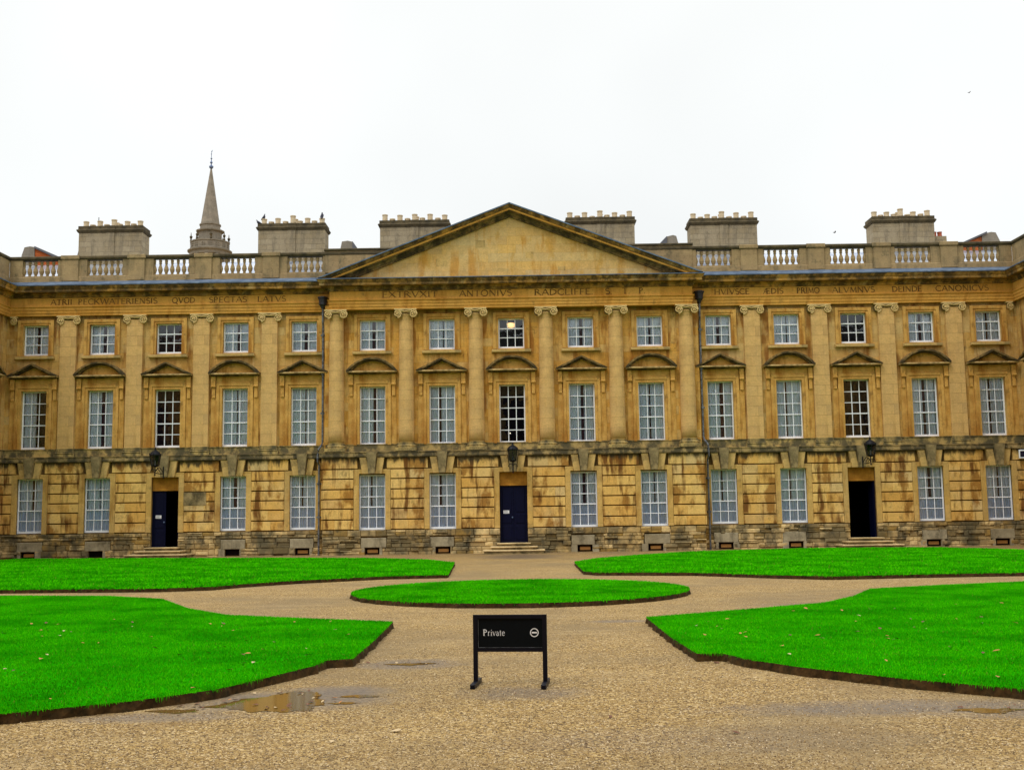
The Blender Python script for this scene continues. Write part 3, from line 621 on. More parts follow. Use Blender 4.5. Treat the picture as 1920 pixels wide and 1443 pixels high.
def cap_recess(P, wd, y, z):
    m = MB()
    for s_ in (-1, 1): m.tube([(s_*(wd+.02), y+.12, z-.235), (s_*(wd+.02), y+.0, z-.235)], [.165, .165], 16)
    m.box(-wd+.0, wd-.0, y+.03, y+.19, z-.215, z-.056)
    m.obj('capital_hollow', 'soot_shade_mould', P)  # dark colour paints the shade behind the scrolls, for relief
def facade(P, bays, xw0, xw1, yU, yG, dz, hoods, modes, doors=(), e0=None, e1=None, vents=True, gscale=1.0, wallmat='wing'):
    """one stretch of the range: walls, rustication, plinth, windows and trim"""
    W = MB(); G = MB(); B = MB(); MG = MB(); RB = MB()
    hu = []; hg = []
    for i, x in enumerate(bays):
        hu += [(x-HW, x+HW, ZM0+dz, ZM1+dz), (x-HW, x+HW, ZU0+dz, ZU1+dz)]
        xg = x*gscale
        hg.append((xg-HW-.03, xg+HW+.03, .45, 3.60) if i in doors else (xg-HW, xg+HW, ZG0+dz, ZG1+dz))
        if vents and i not in doors: hg.append((xg-.33, xg+.33, .03, .31))
    wall_grid(W, xw0, xw1, 4.5, 11.35, hu, yU, .2)
    yb = yG+.10
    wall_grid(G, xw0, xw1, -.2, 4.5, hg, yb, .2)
    # rustication between the windows, with smooth margins beside each opening
    edges = []
    for i, x in enumerate(bays):
        xg = x*gscale; hw = HW+.03 if i in doors else HW
        zb = .9
        for s_ in (-1, 1):
            a, b = sorted((xg+s_*hw, xg+s_*(hw+.235))); MB().cbox(a, b, yG+.004, yb, 1.11, 3.80, .006).obj('window_margin', 'margin', P)
        for s_ in (-1, 1):      # short lintel ends beside the flat arch
            a, b = sorted((xg+s_*.445, xg+s_*hw)); 
            if b-a > .02: MB().cbox(a, b, yG+.004, yb, 3.602, 3.80, .006).obj('lintel_end', 'margin', P)
        edges.append((xg-hw-.235, xg+hw+.235, xg))
    spans = []
    cur = xw0
    for a, b, xg in edges: spans.append((cur, a)); cur = b
    spans.append((cur, xw1))
    nb = random.Random(int(abs(xw0*10)))
    for a, b in spans:
        if b-a < .08: continue
        B = MB()
        for k in range(6):
            z0, z1 = GROOVES[k], GROOVES[k+1]
            cuts = [a]; 
            if b-a > 1.0: cuts.append(a+(b-a)*nb.uniform(.3, .7))
            cuts.append(b)
            for c0, c1 in zip(cuts, cuts[1:]):
                B.cur = nb.uniform(0, .95); B.cbox(c0+(.012 if c0 == a else .0015), c1-(.012 if c1 == b else .0015), yG, yb, z0+.026, z1-.026, .012)
        B.obj('rusticated_facing', 'rustic', P)
    tops = [xw0]+[v for a, b, xg in edges for v in (xg-.66, xg+.66)]+[xw1]
    for a, b in zip(tops[::2], tops[1::2]):
        if b-a < .05: continue
        B = MB()
        n = max(1, round((b-a)/.95))
        for q in range(n):
            B.cur = nb.uniform(0, .95); B.cbox(a+(b-a)*q/n+.0015, a+(b-a)*(q+1)/n-.0015, yG, yb, 3.81+.026, 4.325, .012)
        B.obj('rusticated_facing', 'rustic', P)
    # rubble plinth
    holes = [(h[0]-.0, h[1]+.0, h[2], h[3]) for h in hg]
    slabs = []
    for i, x in enumerate(bays):
        if i in doors: continue
        xg = x*gscale; k = nb.uniform(-.06, .06); slabs.append((xg-.55+k, xg+.55+k*2, .325, .75))
    z = -.1
    while z < 1.07:
        h_ = nb.choice([.13, .17, .2, .24, .28]); z1 = min(z+h_, 1.09)
        if 1.09-z1 < .07: z1 = 1.09
        x = xw0
        while x < xw1-.02:
            w_ = nb.uniform(.14, .62)*(1.3 if h_ > .15 else .9); x1 = min(x+w_, xw1)
            segs = [(x, x1)]
            for (a, b, c, d) in holes+slabs:
                if c < z1-.03 and d > z+.03:
                    ns = []
                    for p_, q_ in segs:
                        if q_ <= a or p_ >= b: ns.append((p_, q_))
                        else:
                            if p_ < a-.03: ns.append((p_, a))
                            if q_ > b+.03: ns.append((b, q_))
                    segs = ns
            for p_, q_ in segs:
                if q_-p_ < .04: continue
                RB.cur = nb.random(); pr_ = nb.uniform(-.045, .06); zt = z1-.008
                if nb.random() < .25 and h_ > .14:
                    zm = z+(z1-z)*nb.uniform(.35, .65)
                    RB.cbox(p_+.006, q_-.006, yG-.01+pr_, yb, z+.006, zm-.006, .02, .014); RB.cur = nb.random()
                    RB.cbox(p_+.006, q_-.006, yG+.0-pr_*.7, yb, zm+.006, zt, .02, .014)
                else: RB.cbox(p_+.006, q_-.006, yG-.01+pr_, yb, z+.006, zt, .02, .014)
            x = x1
        z = z1
    random.seed(int(abs(xw0*31))+1)
    for a, b, c, d in slabs:
        MB().cbox(a+.01, b-.01, yG-.012, yb, c, d, .012, .004).obj('under_window_slab', 'slab', P)
    for i, x in enumerate(bays):
        if not vents or i in doors: continue
        xg = x*gscale
        v_ = MB(); v_.box(xg-.33, xg+.33, yb+.06, yb+.1, .03, .31)
        o = v_.obj('basement_vent', 'interior', P)
        if nb.random() < .65 or abs(x) < 7: MB().box(xg-.22, xg+.24, yb+.03, yb+.058, .09, .23).obj('vent_board', 'ventwood', o)
        for s_ in (-1, 1):
            a, b = sorted((xg+s_*.33, xg+s_*nb.choice([.40, .47, .62]))); MB().cbox(a+.002, b-.01, yG-.012, yb, -.05, .322, .01, .003).obj('vent_jamb', 'slab', P)
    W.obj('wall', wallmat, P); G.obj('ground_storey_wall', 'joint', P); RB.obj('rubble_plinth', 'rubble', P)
    for i, x in enumerate(bays):
        xg = x*gscale
        md = modes.get(i, 'net') if isinstance(modes, dict) else modes
        window(P, 'upper', x, yU, dz, 'brown' if md == 'brown' else 'dark' if md == 'dark' else 'net')
        window(P, 'mid', x, yU, dz, md)
        if i not in doors: window(P, 'ground', xg, yb, dz, 'net', .09)
        link('window_surround', MESH['msur'], P, (x, yU, dz)); link('console_strip', MESH['mb0'], P, (x, yU, dz)); link('console_strip', MESH['mb1'], P, (x, yU, dz))
        hd = hoods[i]; o = link('window_pediment', MESH[hd], P, (x, yU, dz)); link('pediment_field', MESH[hd+'t'], o); link('pediment_base', MESH['hbase'], o)
        link('window_surround', MESH['usur'], P, (x, yU, dz)); link('window_sill', MESH['sill'], P, (x, yU, dz))
        link('keystone', MESH['key'], P, (xg, yG, 0)); [link('splayed_stone', MESH['vous%d' % q], P, (xg, yG, 0)) for q in (-1, 1)]

# entablature and band profiles: (o outward from the given plane, z)
def prof_band(): return [(0,4.33),(.10,4.33),(.10,4.36),(.13,4.37),(.13,4.53),(.16,4.55),(.16,4.575),(-.3,4.60),(-.3,4.33)]
def prof_dado(): return [(0,4.58),(.04,4.58),(.04,4.90),(.07,4.92),(.07,4.955),(-.05,4.957),(-.05,4.58)]
def shift(p, dz): return [(o, z+dz) for o, z in p]
def prof_arch(): return [(-.3,11.11),(.0,11.11),(.0,11.22),(.025,11.225),(.025,11.36),(.05,11.365),(.05,11.47),(.10,11.52),(.10,11.545),(-.3,11.55)]
def prof_frieze(): return [(-.3,11.552),(.02,11.552),(.02,11.94),(-.3,11.94)]
def prof_corn(): return [(-.3,11.942),(.05,11.942),(.09,12.0),(.09,12.04),(.16,12.10),(.16,12.13),(.40,12.15),(.42,12.16),(.42,12.28),(.45,12.30),(.50,12.39),(.52,12.42),(.52,12.445),(-.3,12.45)]
def prof_lead(): return [(.545,12.43),(.545,12.475),(-.02,12.72),(-.3,12.73),(-.3,12.452),(.52,12.452),(.52,12.43)][::-1]
def entab(P, path, dz, e0, e1, lead=True):
    MB().sweep(path, shift(prof_arch(), dz), e0, e1).obj('architrave_band', 'frieze', P)
    MB().sweep(path, shift(prof_frieze(), dz), e0, e1).obj('frieze', 'frieze', P)
    MB().sweep(path, shift(prof_corn(), dz), e0, e1).obj('cornice', 'cornice', P)
    if lead: MB().sweep(path, shift(prof_lead(), dz), e0, e1).obj('lead_flashing', 'lead', P)

BAL = MB(); BAL.lathe([(.075,0),(.075,.05),(.05,.07),(.085,.13),(.115,.24),(.095,.34),(.055,.45),(.05,.52),(.08,.55),(.055,.58),(.075,.63),(.075,.70)], n=10)
BALM = BAL.mesh('baluster', 'parapet')
def parapet(P, x0, x1, groups, peds, z0=12.74, top=13.95, e0=None, e1=None, y=.0, raised=()):
    """balustraded parapet: solid stretches, groups of balusters, pedestals"""
    MB().sweep([(x0, y), (x1, y)], [(.03, z0), (.03, z0+.22), (0, z0+.25), (-.34, z0+.25), (-.34, z0)], e0, e1).obj('parapet_base', 'parapet', P)
    MB().sweep([(x0, y), (x1, y)], [(.0, top-.17), (.05, top-.13), (.07, top-.11), (.07, top-.03), (.04, top), (-.38, top), (-.40, top-.03), (-.40, top-.12), (-.34, top-.17)], e0, e1).obj('parapet_coping', 'coping', P)
    xs = [x0]
    for g in groups: xs += [g-.83, g+.83]
    xs.append(x1)
    sw = MB()
    for a, b in zip(xs[::2], xs[1::2]):
        if b-a > .02: MB().box(a, b, y+.003, y+.337, z0+.251, top-.171).obj('parapet_wall', 'parapet', P)
    for g in groups:
        fr = MB(); fr.box(g-.83, g+.83, y+.04, y+.30, z0+.252, z0+.29)
        o = fr.obj('balustrade', 'parapet', P)
        n = 6
        for k in range(n+1):
            x = g-.83+1.66*k/n; link('baluster', BALM, o, (x, y+.17, z0+.285))
    for p_ in peds:
        q = MB(); q.cbox(p_-.38, p_+.38, y-.075, y, z0+.02, top-.17, .01); q.cbox(p_-.43, p_+.43, y-.13, y+.42, top-.165, top+.02, .02)
        q.obj('parapet_pedestal', 'parapet', P)

# --- main range
MR = empty('college_range', 'long golden stone range with a central triangular pediment, columns and balustrade, facing the lawns', 'building')
BX = [-22.002, -18.925, -15.83, -12.734, -9.571, -6.365, -3.186, 0.0, 3.172, 6.336, 9.539, 12.685, 15.757, 18.873, 21.957]
XL, XR, XC = -23.35, 23.26, 8.55
facade(MR, BX[:5], XL, -XC, 0, -.15, 0, ['tri','seg','tri','seg','tri'], {0:'half', 2:'brown'}, doors=(2,))
facade(MR, BX[10:], XC, XR, 0, -.15, 0, ['tri','seg','tri','seg','tri'], {2:'dark'}, doors=(2,))
facade(MR, BX[5:10], -XC, XC, -.35, -.80, -.045, ['seg','tri','seg','tri','seg'], {2:'dark'}, doors=(2,), gscale=.994, wallmat='gold')
# returns of the projecting centre
for s_ in (-1, 1):
    x = s_*XC
    MB().box(min(x, x-s_*.25), max(x, x-s_*.25), -.69, .1, -.2, 4.5).obj('return_wall', 'margin', MR)
    a, b = sorted((s_*(XC-.002), s_*(XC-.25))); MB().box(a, b, -.349, .1, 4.5, 11.35).obj('return_wall', 'gold', MR)
for s_ in (-1, 1):
    m = MB()
    for k in range(7):
        z0, z1 = GROOVES[k], GROOVES[k+1]; m.cur = random.uniform(0, .9)
        a, b = sorted((s_*XC, s_*(XC+.04))); m.box(a, b, -.80, -.12, z0+.026, z1-.026)
    m.obj('corner_quoins', 'rustic', MR)
# bands
for (pth, e0, e1, pr_) in (([(XL, -.15), (-XC, -.15)], None, None, 0), ([(XC, -.15), (XR, -.15)], None, None, 0)):
    pass
BANDS = [([(XL, -.15), (-XC-.02, -.15)], (1, -1), None), ([(-XC, -.12), (-XC, -.80), (XC, -.80), (XC, -.12)], None, None), ([(XC+.02, -.15), (XR, -.15)], None, (-1, -1))]
BANDS[0] = ([(XL+.15, -.15), (-XC-.14, -.15)], (1, -1), None); BANDS[2] = ([(XC+.14, -.15), (XR-.15, -.15)], None, (-1, -1))
for pth, e0, e1 in BANDS:
    MB().sweep(pth, prof_band(), e0, e1).obj('band_course', 'band', MR)
for pth, e0, e1 in [([(XL, 0), (-XC+.05, 0)], (1, -1), None), ([(-XC+.05, -.35), (XC-.05, -.35)], None, None), ([(XC-.05, 0), (XR, 0)], None, (-1, -1))]:
    MB().sweep(pth, prof_dado(), e0, e1).obj('sill_course', 'dado', MR)
# ledge slab behind the band in the centre
MB().box(-XC+.02, XC-.02, -.78, -.30, 4.40, 4.605).obj('ledge', 'dado', MR)
MB().box(XL, -XC, -.14, .05, 4.40, 4.605).obj('ledge', 'dado', MR); MB().box(XC, XR, -.14, .05, 4.40, 4.603).obj('ledge', 'dado', MR)
# entablatures
entab(MR, [(XL+.15, -.15), (-8.2, -.15)], 0, (1, -1), None)
entab(MR, [(8.2, -.15), (XR-.15, -.15)], 0, None, (-1, -1))
XE = 8.26
entab(MR, [(-XE, .1), (-XE, -.78), (XE, -.78), (XE, .1)], -.03, None, None, lead=False)
MB().sweep([(-XE, .1), (-XE, -.78), (XE, -.78), (XE, .1)], [(.545, 12.395), (.545, 12.43), (-.05, 12.50), (-.3, 12.50), (-.3, 12.424), (.53, 12.422), (.53, 12.395)][::-1]).obj('lead_flashing', 'lead', MR)
MB().box(-XE+.02, XE-.02, -.76, .1, 11.10, 12.49).obj('entablature_core', 'gold', MR)
# pediment
AP, TE = 15.83, 12.42      # lead apex and lead eaves height
XT = 8.86; SL = (AP-TE)/XT
def rake(profile, name, mat):
    """profile: list of (y, drop below the lead line), swept up both slopes"""
    n = len(profile); vs = []
    for x, zt in ((-XT, TE), (0, AP), (XT, TE)):
        for y, d in profile:
            vs.append((x, y, max(zt-d, 12.36) if x else zt-d))
    # clip feet: shift feet inwards where the profile would sink below the eaves line
    for side in (0, 2):
        for k, (y, d) in enumerate(profile):
            lim = 12.47; x = -XT if side == 0 else XT
            if TE-d < lim:
                dx = (lim-(TE-d))/SL; xx = x+dx if side == 0 else x-dx; vs[side*n+k] = (xx, y, lim)
    fs = []
    for i in range(2):
        for k in range(n): q = (k+1) % n; fs.append((i*n+q, i*n+k, (i+1)*n+k, (i+1)*n+q))
    m = MB(); m.raw(vs, fs); m.raw(vs[:n], [tuple(range(n))]); m.raw(vs[2*n:], [tuple(range(n-1, -1, -1))])
    return m.obj(name, mat, PD)
PD = MB().prism([(-7.75, 12.47), (7.75, 12.47), (0, 12.47+7.75*SL)], -.70, .2).obj('pediment', 'tymp', MR)
rake([(.4, 0), (-1.32, 0), (-1.32, .055), (.4, .055)], 'lead_flashing', 'lead')
rake([(.3, .057), (-1.28, .057), (-1.26, .10), (-1.20, .20), (-1.18, .21), (.3, .21)], 'raking_cyma', 'cornice')
rake([(.3, .212), (-1.16, .212), (-1.16, .29), (-1.14, .305), (.3, .305)], 'raking_corona', 'frieze')
rake([(.3, .307), (-1.10, .307), (-1.10, .345), (-.93, .357), (-.91, .40), (-.86, .47), (-.82, .49), (-.82, .55), (.3, .55)], 'raking_bed_mould', 'soot_shade_mould')
# odd pale repair stones in the tympanum
m = MB()
for x, z, w_, h_ in ((-1.36, 14.05, .45, .36), (-3.15, 13.2, .5, .34), (-.45, 12.82, .75, .16), (2.35, 12.86, .35, .2), (.9, 13.5, .35, .3)):
    MB().box(x-w_/2, x+w_/2, -.704, -.69, z-h_/2, z+h_/2).obj('repair_stone', 'voussoir', PD)
# roof behind the pediment
m = MB(); m.prism([(-XT+.1, 12.5), (XT-.1, 12.5), (0, AP-.02)], .42, 6.0); m.obj('pediment_roof', 'slate', MR)
# columns and pilasters
CAPC = capital(.335, -.03)
for x in (-7.99, -4.81, -1.62, 1.58, 4.77, 7.98):
    c = MB(); prof = []
    for k in range(13):
        t = k/12; prof.append((.355-.045*t**1.6, 4.99+(10.78-4.99)*t))
    c.lathe(prof+[(.33, 10.80), (.33, 10.84), (.30, 10.85), (.30, 11.08)], 0, 0, 28)
    o = c.obj('column', 'buff', MR, (x, -.46, 0), smooth=True)
    o.data.polygons[-1].use_smooth = False
    b = MB(); b.lathe([(.36, 4.99), (.40, 4.96), (.38, 4.92), (.44, 4.88), (.46, 4.83), (.44, 4.78), (.47, 4.76)][::-1], 0, 0, 28); b.box(-.47, .47, -.47, .4, 4.606, 4.758)
    b.obj('column_base', 'dado', o)
    cc = MB(); cc.raw([(x_, y_-.33, z_+11.075) for x_, y_, z_ in CAPC.v], CAPC.f); cc.obj('capital', 'volute', o); cap_recess(o, .335, -.36, 11.075)
CAPP = capital(.36, -.02)
def pilaster(P, x, half=None):
    p_ = MB(); x0, x1 = (-.37, .37) if not half else ((0, .37) if half > 0 else (-.37, 0))
    p_.cbox(x0, x1, -.15, 0, 4.96, 11.10, .012); o = p_.obj('pilaster', 'buff', P, (x, 0, 0))
    b = MB(); b.box(x0-.09, x1+.09, -.24, 0, 4.58, 4.70); b.cbox(x0-.07, x1+.07, -.22, 0, 4.702, 4.80, .03); b.cbox(x0-.04, x1+.04, -.19, 0, 4.802, 4.88, .02); b.cbox(x0-.02, x1+.02, -.17, 0, 4.882, 4.962, .02)
    b.obj('pilaster_base', 'dado', o)
    cc = MB(); cc.raw([(x_, y_-.16, z_+11.105) for x_, y_, z_ in CAPP.v], CAPP.f); cc.obj('capital', 'volute', o); cap_recess(o, .36, -.18, 11.105)
for x in (-20.46, -17.38, -14.29, -11.15, 11.07, 14.17, 17.24, 20.34): pilaster(MR, x)
# corner half capitals
for x, s_ in ((XL+.12, 1), (XR-.12, -1)):
    a = volute(0, .165, s_, -.17); m = MB(); m.raw([(p[0]*1, p[1], p[2]+10.87) for p in a.v], a.f); m.box(-.15, .15, -.2, 0, 11.04, 11.10)
    m.obj('corner_capital', 'volute', MR, (x+.22*s_, 0, 0))
# doors, transoms, steps
def leaf(w_, h_, flip=False):
    m = MB(); m.box(0, w_, 0, .05, 0, h_)
    for z0, z1 in ((.12, .75), (.85, 1.25), (1.35, h_-.12)):
        m.cbox(.09, w_-.09, -.018, 0, z0, z1, .015)
    return m
DZ0, DZ1 = .455, 3.06
for x, yg, st, lab in ((BX[2], -.15, (0, 1), 'half open navy double door'), (0, -.80, (0, 0), 'closed navy double door'), (BX[12], -.15, (1, 1), 'double door standing open on a dark hall')):
    yb = yg+.10+.12
    D = MB(); a = HW+.03
    D.box(-a, -a+.03, 0, .08, 0, DZ1-DZ0); D.box(a-.03, a, 0, .08, 0, DZ1-DZ0)
    D = D.obj('door', 'navy', MR, (x, yb, DZ0)); D['label'] = lab
    MB().box(-a+.001, a-.001, -.03, .10, DZ1-DZ0+.002, 3.598-DZ0).obj('transom', 'fanboard', D)
    MB().box(-a+.002, a-.002, -.06, .08, DZ1-DZ0-.07, DZ1-DZ0).obj('transom_rail', 'fanboard', D)
    wl = a-.035; H_ = DZ1-DZ0-.075
    for sd_, open_ in zip((-1, 1), st):
        L = leaf(wl, H_).mesh('door_leaf', 'navy'); o = link('door_leaf', L, D)
        if sd_ < 0:
            o.location = (-a+.03, .01, 0); o.rotation_euler = (0, 0, rad(86) if open_ else 0)
        else:
            o.location = (a-.03, .06 if not open_ else .01, 0); o.rotation_euler = (0, 0, rad(180) if not open_ else rad(94))
            if not open_: o.scale = (1, -1, 1); o.location = (a-.03, .012, 0); o.rotation_euler = (0, 0, rad(180))
    if not st[0]:
        n_ = MB(); n_.box(-.46, -.20, -.022, -.012, 1.29, 1.43); n_ = n_.obj('notice', 'notice', D)
        q = MB()
        for zz, xa, xb in ((1.395, -.44, -.24), (1.36, -.44, -.27), (1.325, -.44, -.22)): q.box(xa, xb, -.025, -.0215, zz-.008, zz+.004)
        q.obj('notice_print', 'print', D)
        h = MB(); h.tube([(-.06, -.02, 1.12), (-.06, -.07, 1.12)], [.03, .035], 8); h.obj('door_knob', 'gilt', D)
    m = MB(); m.box(-a-.25, a+.25, .09, 3.2, -.05, 3.1); m.f = m.f[:2]+m.f[3:]; m.t = m.t[:5]
    m.obj('hall', 'interior', D)
    y0 = yg
    for k, (hw_, yy, z0, z1) in enumerate(((1.30, 1.25, -.02, .165), (.98, .85, .167, .31), (.69, .45, .312, .452))):
        T_ = MB().cbox(x-hw_-.05, x+hw_+.05, y0-yy-.055, y0+.2, z1-.05, z1, .012).obj('door_step', 'step', MR); MB().cbox(x-hw_, x+hw_, y0-yy, y0+.2, z0, z1-.051, .01).obj('riser', 'keystone', T_)  # risers coloured darker than the treads, standing in for shade
MB().cbox(-14.98, -13.95, -.165, -.06, 2.30, 2.90, .012).obj('weathered_block', 'keystone', MR)
# parapets
parapet(MR, XL, -6.0, [BX[0]+.08, -18.9, -15.8, -12.7, -9.55], [-20.5, -17.4, -14.28, -11.13], e0=(1, -1))
parapet(MR, 6.0, XR, [9.46, 12.6, 15.67, 18.67, BX[14]-.10], [11.07, 14.18, 17.22, 20.33], e1=(-1, -1))
for a, b in ((-8.62, -3.2), (3.2, 8.45)):
    MB().cbox(a, b, -.03, .3, 12.9, 14.0, .01).obj('parapet_wall', 'parapet', MR); MB().cbox(a-.04, b+.04, -.10, .38, 14.002, 14.10, .02).obj('parapet_coping', 'coping', MR)
# roof, back walls
m = MB()
m.poly([(XL-8, .3, 12.75), (XR+8, .3, 12.75), (XR+8, 3.9, 14.45), (XL-8, 3.9, 14.45)]); m.poly([(XL-8, 9, 12.75), (XL-8, 3.9, 14.45), (XR+8, 3.9, 14.45), (XR+8, 9, 12.75)])
m.obj('roof', 'roof', MR)
m = MB(); m.box(XL-8, XR+8, 4.6, 9, -.1, 12.8); m.obj('rear_wall', 'chimney', MR)
# chimney stacks
for (xa, xb, top) in ((-21.8, -18.52, 16.44), (-12.74, -9.30, 16.42), (-6.6, -3.06, 16.48), (2.78, 6.28, 16.48), (9.0, 12.42, 16.33), (18.14, 21.29, 16.28)):
    xm = (xa+xb)/2; hw = (xb-xa)/2-.04
    m = MB(); m.box(-hw, hw, 0, 1.1, 13.0-top, -.36); m.box(-.2, .2, -.05, 0, 13.0-top, -.36)
    o = m.obj('chimney_stack', 'chimney', MR, (xm, 4, top))
    cp_ = MB(); pr_ = [(0, -.36), (.04, -.34), (.10, -.24), (.10, -.20), (.03, -.15), (.03, 0), (-.3, 0), (-.3, -.36)]
    cp_.sweep([(-hw, 1.1), (-hw, 0), (-.2, 0), (-.2, -.05), (.2, -.05), (.2, 0), (hw, 0), (hw, 1.1), (-hw, 1.1)][::1], pr_, (-1, 1), (-1, 1)); cp_.box(-hw+.1, hw-.1, .1, 1.0, -.2, -.01)
    cp_.obj('chimney_cap', 'coping', o)
    for k in range(9):
        px = -hw+.2+(2*hw-.4)*k/8; tall = k % 2 == 0; h_ = (.34 if k != 4 else .42) if tall else .17
        h_ *= random.uniform(.9, 1.1); r = .14
        q = MB(); q.lathe([(r*.95, 0), (r, .02), (r*.92, h_-.07), (r*1.05, h_-.05), (r*1.05, h_), (r*.8, h_), (r*.75, h_-.06)], 0, 0, 12)
        q.obj('chimney_pot', 'pot', o, (px+random.uniform(-.02, .02), .35+random.uniform(-.05, .1), 0))
        if k in (3, 4, 5) or not tall:
            q = MB(); h2 = h_*random.uniform(.8, 1.0); q.lathe([(r*.95, 0), (r*.92, h2-.07), (r*1.05, h2-.05), (r*1.05, h2), (r*.8, h2), (r*.75, h2-.06)], 0, 0, 12)
            q.obj('chimney_pot', 'pot', o, (px+random.uniform(.02, .06), .8, 0))
MB().tube([(-21.0, 4.6, 16.4), (-21.0, 4.6, 17.05)], .018, 6).obj('aerial', 'iron', MR)
m = MB(); m.prism([(-22.35, 13.0), (-21.8, 13.0), (-21.8, 15.4)], 4.2, 4.9); m.obj('roof_slope', 'slate', MR)
# small hipped dormers behind the parapet
def dormer(pts, brick, leadp, y=4.0):
    o = MB().prism(pts, y, y+1.6).obj('dormer', 'steeple', MR)
    if brick: MB().prism(brick, y+.05, y+1.4).obj('brick_cheek', 'brick', o)
    MB().prism(leadp, y-.08, y+1.7).obj('lead_edge', 'slate', o)
dormer([(-24.71, 14.2), (-23.98, 14.2), (-23.98, 15.41), (-24.22, 15.45), (-24.49, 15.40), (-24.62, 15.0)], [(-23.979, 14.2), (-22.5, 14.2), (-22.9, 14.82), (-23.979, 15.33)], [(-23.99, 15.35), (-22.88, 14.83), (-22.75, 14.9), (-23.95, 15.44)])
dormer([(23.6, 14.2), (24.53, 14.2), (24.53, 14.84), (24.3, 15.37), (24.07, 15.40), (23.85, 15.35), (23.6, 15.22)], [(22.2, 14.2), (23.599, 14.2), (23.599, 15.18), (22.7, 14.86)], [(22.55, 14.86), (22.7, 14.84), (23.85, 15.32), (23.83, 15.41)])
dormer([(-8.60, 13.4), (-7.94, 13.4), (-7.94, 15.42), (-8.19, 15.48), (-8.48, 15.44), (-8.55, 15.1)], None, [(-7.938, 13.4), (-7.2, 13.4), (-7.7, 15.09), (-7.938, 15.44)])
dormer([(7.84, 13.4), (8.5, 13.4), (8.42, 15.05), (8.32, 15.45), (8.16, 15.50), (7.84, 15.43)], None, [(7.0, 13.4), (7.838, 13.4), (7.838, 15.44), (7.46, 15.05)])
o = MB().box(21.32, 21.95, 4.3, 5.2, 13.2, 15.3).obj('rear_chimney', 'chimney', MR)
for x in (21.48, 21.76): MB().lathe([(.13, 15.3), (.11, 15.5), (.13, 15.6)], x, 4.7, 10).obj('chimney_pot', 'redpot', o)
m = MB(); m.prism([(21.3, 13.2), (22.7, 13.2), (22.15, 15.2), (21.8, 15.32), (21.3, 15.34)], 5.3, 7.5); m.obj('hipped_roof', 'slate', MR)
# rainwater pipes
for s_, xs_ in ((-1, (-8.70, -8.66)), (1, (8.70, 8.66))):
    xh = s_*8.66
    p_ = MB(); p_.tube([(xh, -.30, 11.3), (xh, -.30, 10.6), (xh, -.22, 10.4), (xh, -.22, 5.1), (xh+s_*.02, -.30, 4.95), (xh+s_*.16, -.42, 4.72), (xh+s_*.18, -.42, 4.5), (xh+s_*.18, -.42, 4.2), (xh+s_*.14, -.28, 4.05), (xh+s_*.14, -.28, 0)], .045, 8)
    for z in (10.0, 8.2, 6.4, 3.2, 1.7):
        xx = xh if z > 5 else xh+s_*.14; yy = -.22 if z > 5 else -.28
        p_.tube([(xx, yy, z-.05), (xx, yy, z+.05)], .078, 8); p_.box(xx-.11, xx+.11, yy+.02, yy+.06, z-.03, z+.03)
    o = p_.obj('drainpipe', 'pipe', MR)
    h = MB(); h.lathe([(.07, 11.22), (.10, 11.30), (.19, 11.42), (.17, 11.45), (.20, 11.68), (.24, 11.70), (.24, 11.76), (.20, 11.77)], xh, -.32, 8, rot=PI/8); h.obj('hopper', 'hopper', o)

